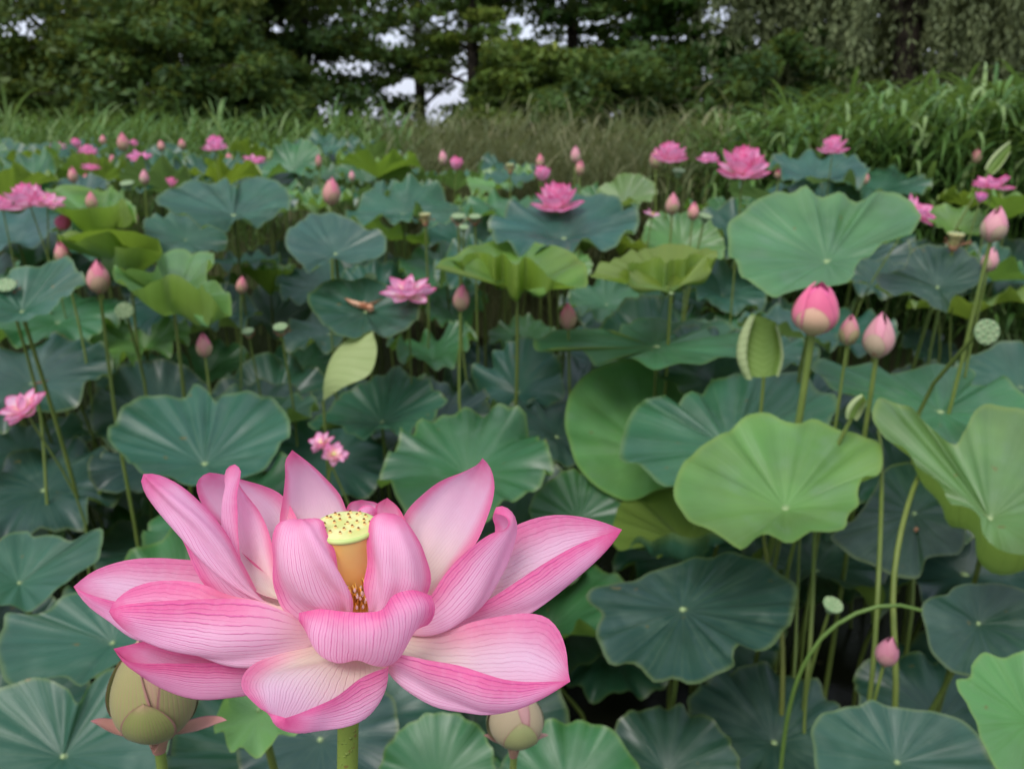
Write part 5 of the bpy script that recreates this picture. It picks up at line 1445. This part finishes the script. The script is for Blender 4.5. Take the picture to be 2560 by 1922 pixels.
hub_xy = [(h[0], h[1], h[2]) for h, _ in LEAVES]
stuffV, stuffF, stuffUV, nstuff = [], [], [], 0
count = 0
for (x, y) in pts:
    rad = rf.uniform(0.19, 0.30)
    far = y > 4.6
    zc = float(canopy(y))
    z = zc + (rf.uniform(-0.10, 0.10) if far else rf.uniform(-0.50, -0.05) if y > 2.4 else rf.uniform(-0.60, -0.22))
    if y < 1.5:
        z = rf.uniform(0.30, 0.62)
    ok = False
    for attempt in range(6):
        px, py, d = proj((x, y, z))
        rp = rad / (d * SD)
        bad = any(d < dp + 0.03 and abs(px - bx) < 0.92 * rp + 0.4 * bw and abs(py - by) < 0.50 * rp + 0.6 * bh for (bx, by, dp, bw, bh) in PROTECT)
        # keep clear of blades that occupy the same place
        clash = any((x - a) ** 2 + (y - b) ** 2 < 0.10 and abs(z - c) < 0.09 for a, b, c in hub_xy)
        if not bad and not clash:
            ok = True
            break
        z -= rf.uniform(0.07, 0.16)
    if not ok or z < 0.12:
        continue
    if px > 1080 and py > 1240 and (rf.random() < .45 or z > .45):
        continue
    if py - 0.35 * rp < 352 and px > 850 + max(0, 352 - py):
        continue
    hub_xy.append((x, y, z))
    kind = rf.random()
    low = (not far)
    if low:
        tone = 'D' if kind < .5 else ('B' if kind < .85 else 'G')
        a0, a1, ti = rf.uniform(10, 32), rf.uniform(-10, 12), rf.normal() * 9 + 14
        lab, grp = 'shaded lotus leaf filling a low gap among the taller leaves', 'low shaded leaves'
    else:
        tone = 'B' if kind < .45 else ('G' if kind < .72 else ('L' if kind < .84 else 'Y'))
        a0, a1, ti = rf.uniform(14, 42), rf.uniform(-2, 24), rf.normal() * 9 + 10
        if tone == 'Y':
            ti, a0, a1 = -8 + rf.normal() * 4, 30, 18
        lab, grp = 'small lotus leaf in the crowded rear rows below the reeds', 'rear row leaves'
    wv = rf.uniform(9, 20)
    shape = dict(taco=rf.normal() * 12, taco_ax=rf.uniform(0, 180), lobes=((rf.uniform(0, 360), rf.normal() * 28, rf.uniform(25, 55)), (rf.uniform(0, 360), rf.normal() * 24, rf.uniform(20, 45))))
    ro = rf.normal() * 7
    if count < 202:
        lab = describe(x, y, z, tone, low, rad) or lab
        lotus_leaf((x, y, z), rad, ti, ro, a0, a1, wv, tone, lab, grp, yaw=rf.uniform(0, 360), **shape)
        count += 1
    else:
        P = blade_points(rad, a0, a1, wv, 9000 + count, **shape)
        V, M = rot_xy(P.reshape(-1, 3), ti, ro, rf.uniform(0, 360))
        V = V + np.array([x, y, z])
        sel = np.arange(NR)[::2]
        stuffF.append(np.array([(i * NA + j, (i + 2) * NA + j, (i + 2) * NA + (j + 2) % NA, i * NA + (j + 2) % NA) for i in range(0, NR - 2, 2) for j in range(0, NA, 2)]) + nstuff)
        stuffV.append(V)
        stuffUV.append(UVB.reshape(-1, 2))
        nstuff += len(V)
        Vt, Ft, ut = tube(stem_path(np.array([x, y, z]), np.array([x, y, -.1]), M[:, 2], 6, .02, count), .007, 5)
        stuffV.append(Vt); stuffF.append(Ft + nstuff); stuffUV.append(ut * 0 + .3); nstuff += len(Vt)
        count += 1
# a lower storey of shaded leaves over the water near the bank
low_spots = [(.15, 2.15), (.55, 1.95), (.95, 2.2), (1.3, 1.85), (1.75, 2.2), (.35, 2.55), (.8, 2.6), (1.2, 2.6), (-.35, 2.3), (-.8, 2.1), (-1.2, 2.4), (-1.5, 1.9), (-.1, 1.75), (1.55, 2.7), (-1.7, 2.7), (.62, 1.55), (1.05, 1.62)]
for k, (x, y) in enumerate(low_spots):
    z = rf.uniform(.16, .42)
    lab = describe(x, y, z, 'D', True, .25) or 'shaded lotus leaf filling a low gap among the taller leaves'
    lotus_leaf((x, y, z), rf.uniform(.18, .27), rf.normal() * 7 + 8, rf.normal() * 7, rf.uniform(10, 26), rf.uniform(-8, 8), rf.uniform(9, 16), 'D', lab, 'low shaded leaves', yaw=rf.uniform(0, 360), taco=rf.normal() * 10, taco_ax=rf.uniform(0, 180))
if stuffV:
    me = mesh_from('lotus_leaves', np.concatenate(stuffV), np.concatenate(stuffF), np.concatenate(stuffUV), M_LEAF)
    o = bpy.data.objects.new('lotus_leaves', me)
    COL.objects.link(o)
    o.color = (*TONES['B'], 1)
    o['label'] = 'farthest lotus leaves merging into a green band at the foot of the reeds'
    o['category'] = 'leaves'
    o['kind'] = 'stuff'

# ------------------------------------------------------------------ reeds and grasses
class Strips:
    def __init__(self):
        self.V, self.F, self.A, self.n = [], [], [], 0
    def blade(self, pts, w, tint):
        """flat tapering ribbon along pts"""
        P = np.asarray(pts)
        m = len(P)
        T = np.gradient(P, axis=0)
        side = np.cross(T, np.array([0.15, 0.1, 1.0]))
        ln = np.linalg.norm(side, axis=1)[:, None]
        side = side / np.maximum(ln, 1e-6)
        t = np.linspace(0, 1, m)
        ww = (w * np.minimum(1, 0.45 + 2.5 * t) * np.clip((1 - t) * 2.2, 0.04, 1))[:, None]
        self.V.append(np.stack([P - side * ww / 2, P + side * ww / 2], 1).reshape(-1, 3))
        self.F.append(np.array([(2 * i, 2 * i + 1, 2 * i + 3, 2 * i + 2) for i in range(m - 1)]) + self.n)
        self.A.append(np.full(m - 1, tint))
        self.n += 2 * m
    def build(self, name, mat, label, cat):
        me = mesh_from(name, np.concatenate(self.V), np.concatenate(self.F), None, mat, True, np.concatenate(self.A))
        o = bpy.data.objects.new(name, me)
        COL.objects.link(o)
        o['kind'] = 'stuff'
        o['label'] = label
        o['category'] = cat
        return o

def reed_plant(S, r, x, y, h, nl, lw, ll, lean=0.06, droop=1.0, tbase=0.5):
    z0 = float(terrain_z(x, y)) - 0.05
    top = np.array([x + r.normal() * lean * h, y + r.normal() * lean * h, z0 + h])
    b = np.array([x, y, z0])
    stem = [b, (b + top) / 2 + np.array([r.normal() * .02, 0, 0]), top]
    S.blade(catmull(stem, 4), 0.010, tbase * r.random())
    a = r.random() * 6.28
    for k in range(nl):
        f = 0.30 + 0.70 * (k + r.random() * .6) / nl
        p = b + (top - b) * f
        a += 2.4 + r.normal() * .3
        L = ll * r.uniform(0.7, 1.2)
        el = r.uniform(0.75, 1.25)
        dr = droop * r.uniform(0.5, 1.5)
        q = [p]
        n = 6
        for i in range(1, n):
            e = el - dr * 1.9 * (i / n) ** 1.4
            q.append(q[-1] + L / (n - 1) * np.array([math.cos(a) * math.cos(e), math.sin(a) * math.cos(e), math.sin(e)]))
        S.blade(q, lw * r.uniform(.8, 1.2), r.random())

rr_ = np.random.default_rng(3)
def shore(x):
    return float(np.interp(x, [-30, -8, -5, -2, -0.6, 1.2, 2, 6, 30], [11.5, 11.0, 9.6, 8.0, 6.4, 5.3, 4.9, 4.7, 5.0]))
S = Strips()
for k in range(1700):                     # broad leaved reed bed at the right
    x = 1.30 + 4.2 * rr_.random() ** 0.9
    y = shore(x) + 0.30 + 2.0 * rr_.random()
    hh = np.interp(x, [1.3, 2.0, 2.8, 5], [1.66, 1.82, 1.98, 2.04]) * rr_.uniform(0.88, 1.03) - float(terrain_z(x, y))
    reed_plant(S, rr_, x, y, hh, 11, 0.030, 0.46, 0.025, 1.25)
S.build('reed_bed', M_REED, 'dense bed of tall broad leaved reeds with arching tips behind the lotus', 'reeds')
S = Strips()
for k in range(1500):                    # grass behind the left half
    x = -9.5 + 8.6 * rr_.random()
    y = shore(x) + 0.2 + 2.6 * rr_.random()
    hh = 1.82 * rr_.uniform(0.82, 1.05) - float(terrain_z(x, y))
    reed_plant(S, rr_, x, y, hh, 5, 0.022, 0.55, 0.05, 0.75)
o = S.build('reed_grass', M_REED, 'low band of green reed grass in front of the olive trees', 'grass')
S = Strips()
for k in range(1500):                    # dry thin grass in the middle
    x = -1.25 + 2.9 * rr_.random()
    y = shore(x) + 0.3 + 2.4 * rr_.random()
    hh = 1.80 * rr_.uniform(0.76, 1.06) - float(terrain_z(x, y))
    reed_plant(S, rr_, x, y, hh, 6, 0.011, 0.40, 0.10, 0.7)
for k in range(26):
    x = -1.0 + 3.2 * rr_.random()
    reed_plant(S, rr_, x, shore(x) + .5 + rr_.random(), rr_.uniform(1.9, 2.25) - .45, 3, 0.02, 0.35, 0.12, 0.9, 1.0)
S.build('dry_grass', M_DRY, 'thin straw coloured grass in the middle between green grass and reed bed', 'grass')
# a few tall single blades that stand clear of the grass
for i, (x0, y0, x1, y1, d, lab) in enumerate([
    (512, 335, 440, 222, 8.5, 'tall reed stalk leaning above the green grass'),
    (508, 330, 510, 232, 9.2, 'straight reed stalk beside the leaning one'),
    (10, 330, 18, 262, 8.5, 'broad tall reed tuft rising by the loose tree')]):
    b, tp = PD(x0, y0, d), PD(x1, y1, d)
    foot = np.array([b[0] + (b[0] - tp[0]) * .8, b[1], float(terrain_z(b[0], b[1])) - .05])
    root = thing('reed_stalk', lab, 'reed', foot)
    V, F, uv = tube(catmull([foot, b, (b + tp) / 2, tp], 10), np.linspace(.014, .004, 10), 6)
    link_part('stalk', V, F, root, root, uv, M_STEM, True, (1.2, 1.3, 1))
    for k in range(4 if i != 2 else 7):
        Sx = Strips()
        f = .3 + .17 * k
        p = foot + (tp - foot) * min(f, .95)
        a = 2.6 * k + i
        q = [p]
        for j in range(1, 7):
            e = 1.25 - 1.1 * (j / 6) ** 1.5
            q.append(q[-1] + .13 * np.array([math.cos(a) * math.cos(e), math.sin(a) * math.cos(e) * .5, math.sin(e)]))
        Sx.blade(q, .035, .8)
        link_part('leaf', Sx.V[0], Sx.F[0], root, root, None, M_REED, True, (1, 1, 1), Sx.A[0])

# ------------------------------------------------------------------ trees
def leaf_cloud(r, centres, radii, per, size, flat=0.45, up=0.42):
    """quads scattered in flattened clumps"""
    n = len(centres)
    C = np.repeat(np.asarray(centres), per, axis=0)
    Rd = np.repeat(np.asarray(radii), per)
    g = r.normal(size=(n * per, 3))
    g /= np.linalg.norm(g, axis=1)[:, None]
    q = r.random(n * per) ** 0.45
    P = C + g * (q * Rd)[:, None] * np.array([1, 1, flat])
    N = r.normal(size=(n * per, 3)) * (1 - up) + np.array([0, 0, 1.0]) * up + g * 0.35
    N /= np.linalg.norm(N, axis=1)[:, None]
    A = np.cross(N, r.normal(size=(n * per, 3)))
    A /= np.linalg.norm(A, axis=1)[:, None]
    B = np.cross(N, A)
    s = size * r.uniform(0.6, 1.4, n * per)
    a, b = A * s[:, None], B * (s * 0.5)[:, None]
    V = np.stack([P - a, P - b * .9 + a * .1, P + a, P + b * .9 + a * .1], 1).reshape(-1, 3)
    F = np.arange(4 * n * per).reshape(-1, 4)
    tint = np.clip(np.repeat(r.random(n), per) * 0.7 + r.normal(size=n * per) * 0.14 + 0.12, 0, 1)
    return V, F, tint

def make_tree(name, label, x, y, h, spread, seed, base_h=0.6, nclump=120, nvol=170, per=150, size=0.10, color=(1, 1, 1), group=None, trunk_r=0.2, flat=0.42, conifer=False):
    r = np.random.default_rng(seed)
    z0 = float(terrain_z(x, y)) - 0.1
    loc = np.array([x, y, z0])
    root = thing(name, label, 'shrub' if name == 'shrub' else 'tree', loc, group)
    lean = r.normal(size=2) * 0.04 * h
    tp = np.array([[0, 0, 0], [lean[0] * .3, lean[1] * .3, h * .35], [lean[0] * .8, lean[1] * .8, h * .7], [lean[0], lean[1], h * .97]]) + loc
    path = catmull(tp, 14)
    V, F, uv = tube(path, np.linspace(trunk_r, trunk_r * .15, 14), 9)
    link_part('trunk', V, F, root, root, uv, M_BARK)
    cent, rad = [], []
    nb = 22
    for k in range(nb):
        f = base_h / h + (0.98 - base_h / h) * (k + r.random()) / nb
        p0 = path[min(13, int(f * 13))]
        az = k * 2.4 + r.normal() * .4
        if conifer:
            L = spread * (1.08 - f) * r.uniform(.75, 1.1)
            rise = -0.05
        else:
            L = spread * (0.55 + 0.75 * math.sin(math.pi * min(1, 0.18 + f * .82)) ** .8) * r.uniform(.7, 1.1)
            rise = r.uniform(.05, .45)
        e = p0 + np.array([math.cos(az) * L, math.sin(az) * L, rise * L])
        m = (p0 + e) / 2 + np.array([0, 0, .12 * L])
        limb = catmull([p0, m, e], 7)
        V, F, uv = tube(limb, np.linspace(trunk_r * .38 * (1.1 - f), .012, 7), 5)
        link_part('limb', V, F, root, root, uv, M_BARK)
        for q in range(max(2, nclump // nb)):
            t = r.uniform(.35, 1.0)
            c = limb[int(t * 6)] + r.normal(size=3) * np.array([.35, .35, .18]) * spread * .28
            cent.append(c)
            rad.append(spread * r.uniform(.16, .30))
    for k in range(nvol):                 # clumps through the crown's volume, down to the lowest boughs
        f = r.random() ** 1.25
        a = r.random() * 6.28
        q = spread * (0.72 + 0.5 * math.sin(math.pi * min(1, 0.15 + f * .85))) * r.random() ** .5
        cent.append(path[min(13, int(f * 13))] * np.array([1, 1, 0]) + np.array([q * math.cos(a), q * math.sin(a), z0 + base_h + .4 + f * (h - base_h)]))
        rad.append(spread * r.uniform(.16, .32))
    V, F, tint = leaf_cloud(r, cent, rad, per, size, flat)
    link_part('crown', V, F, root, root, None, M_TREE, False, color, tint)
    return root

TR = [  # x, y, height, spread, label, colour, options
 (-14.9, 23, 11, 3.4, 'loose dark broadleaf tree with open sky gaps', (.75, .8, .8), dict(nclump=44, nvol=0, per=120)),
 (-10.9, 21, 11, 3.3, 'rounded bushy olive green tree beside the loose dark tree', (1.15, 1.0, .85), dict(nclump=150, nvol=130, base_h=.3, flat=.6)),
 (-8.0, 20, 10, 3.4, 'dense low branched olive tree behind the reed grass', (1.1, 1.0, .9), dict(nclump=160, nvol=130, base_h=.2, flat=.6)),
 (-5.3, 22, 11, 2.7, 'dark dense tree next to the narrow sky gap', (.85, .95, .9), dict(nclump=130, base_h=.4)),
 (-8.6, 29, 13, 3.6, 'tall dark tree standing behind the olive trees', (.65, .75, .75), dict(nclump=60, nvol=25)),
 (-0.9, 21, 10, 2.0, 'yellowish green layered tree beside the narrow sky gap', (1.35, 1.3, .9), dict(nclump=90, nvol=45, base_h=.7, flat=.3)),
 (1.6, 22, 12, 2.9, 'dark layered tree with bright gaps behind the dry grass', (.9, 1.0, .9), dict(nclump=110, nvol=75, base_h=.5, flat=.3)),
 (4.4, 20.5, 11, 2.9, 'deep green fan layered tree beside the willow', (.85, 1.15, .8), dict(nclump=140, base_h=.3, flat=.25)),
 (-3.0, 28, 13, 3.0, 'slender trunked tree seen through the narrow sky gap', (.7, .75, .7), dict(nclump=70, nvol=35, base_h=2.2)),
 (7.0, 27, 13, 4.2, 'dark tall tree behind the fan layered tree and the willow', (.55, .7, .6), dict(nclump=150, base_h=.3)),
 (13.5, 26, 13, 4.4, 'dark tree mostly hidden behind the willow', (.6, .75, .65), dict(nclump=150, base_h=.3)),
 (17.5, 22, 11, 3.4, 'green tree at the end of the tree line beyond the willow', (.95, 1.1, .8), dict(nclump=120)),
]
for i, (x, y, h, sp, lab, colr, kw) in enumerate(TR):
    make_tree('broadleaf_tree', lab, x, y, h, sp, 40 + i, color=colr, group=None, **kw)

# undergrowth that closes the foot of the tree line
for i, (x, y, h, sp, lab) in enumerate([
    (-13.2, 17.5, 1.9, 1.5, 'low dark shrub below the loose dark tree'), (-10.2, 17, 3.0, 1.8, 'bushy shrub below the rounded olive tree'), (-6.6, 17, 3.2, 1.9, 'rounded shrub below the dense low branched tree'),
    (-5.4, 18, 2.6, 1.3, 'dark shrub at one side of the narrow sky gap'), (0.2, 17.5, 2.4, 1.2, 'yellowish shrub at the other side of the narrow sky gap'), (2.2, 17, 2.4, 1.7, 'dark shrub behind the dry grass'),
    (4.9, 16.5, 2.7, 1.7, 'fan leaved shrub beside the willow'), (8.0, 21, 3.2, 2.3, 'shrub in the shade behind the willow trunk'), (12.0, 18.5, 3.4, 2.3, 'tall shrub beside the willow')]):
    make_tree('shrub', lab, x, y, h, sp, 140 + i, base_h=.1, nclump=44, nvol=70, per=130, size=.085, color=(.8 + .5 * (i % 3 == 1), .9 + .3 * (i % 3 == 1), .8), trunk_r=.05, flat=.6)

# the willow: forked dark trunk and hanging strands
wx0, wy0 = 8.2, 18.0
wz = float(terrain_z(wx0, wy0)) - .1
r = np.random.default_rng(8)
wl_ = np.array([wx0, wy0, wz])
willow = thing('willow_tree', 'weeping willow with dark forked trunk and drooping olive strands behind the reed bed', 'tree', wl_)
trunk = catmull([wl_, wl_ + np.array([.05, 0, 1.7]), wl_ + np.array([-.02, 0, 3.4])], 12)
V, F, uv = tube(trunk, np.linspace(.34, .24, 12), 12)
link_part('trunk', V, F, willow, willow, uv, M_BARK)
fork = trunk[-1]
limbs = [[fork, fork + [-.55, 0, .55], fork + [-1.6, .2, 1.3], fork + [-3.3, .3, 1.9]], [fork, fork + [.1, 0, 1.0], fork + [.5, .2, 2.4], fork + [1.2, .4, 4.2]],
         [fork, fork + [.6, -.2, .9], fork + [1.8, -.5, 1.8], fork + [3.6, -.8, 2.3]], [fork, fork + [-.1, .6, 1.1], fork + [-.6, 1.8, 2.4], fork + [-1.2, 2.8, 3.2]],
         [fork, fork + [-.3, -.5, 1.1], fork + [-1.0, -1.6, 2.1], fork + [-1.8, -2.4, 2.5]], [fork, fork + [.4, -.6, 1.2], fork + [1.4, -1.8, 2.2], fork + [2.2, -2.6, 2.5]]]
starts = []
for Lm in limbs:
    pth = catmull([np.asarray(p, dtype=float) for p in Lm], 12)
    V, F, uv = tube(pth, np.linspace(.19, .03, 12), 8)
    link_part('limb', V, F, willow, willow, uv, M_BARK)
    for k in range(7):
        p0 = pth[4 + k]
        az = r.random() * 6.28
        L = r.uniform(.8, 2.0)
        e = p0 + np.array([math.cos(az) * L, math.sin(az) * L, r.uniform(.1, .8)])
        tw = catmull([p0, (p0 + e) / 2 + np.array([0, 0, .2]), e], 6)
        V, F, uv = tube(tw, np.linspace(.035, .01, 6), 5)
        link_part('branch', V, F, willow, willow, uv, M_BARK)
        starts += [tw[i] for i in range(1, 6)]
SV, SF, SA, n = [], [], [], 0
starts = np.array(starts)
for k in range(3600):
    p = starts[r.integers(len(starts))] + r.normal(size=3) * np.array([.38, .38, .2])
    if abs(p[0] / p[1] * wy0 - wx0 + .15) < .62 and p[1] < wy0 + .25 and r.random() < .95:
        continue
    L = min(r.uniform(1.4, 4.2), p[2] - wz - r.uniform(.7, 1.6))
    if L < .5:
        continue
    m = 26
    t = np.sort(r.random(m))
    sway = r.normal(size=2) * .22
    Q = p + np.stack([sway[0] * np.sqrt(t), sway[1] * np.sqrt(t), -L * t], 1) + r.normal(size=(m, 3)) * .035
    A = np.stack([r.normal(size=m) * .5, r.normal(size=m) * .5, -np.ones(m)], 1)
    A /= np.linalg.norm(A, axis=1)[:, None]
    B = np.cross(A, r.normal(size=(m, 3)))
    B /= np.linalg.norm(B, axis=1)[:, None]
    a, b = A * .12, B * .024
    SV.append(np.stack([Q - a * .2, Q + a * .4 - b, Q + a, Q + a * .4 + b], 1).reshape(-1, 3))
    SA.append(np.full(m, np.clip(r.random() * .8 + r.normal() * .1, 0, 1)))
SV = np.concatenate(SV)
link_part('crown', SV, np.arange(len(SV)).reshape(-1, 4), willow, willow, None, M_WILLOW, False, (1.9, 1.9, 1.75), np.concatenate(SA))
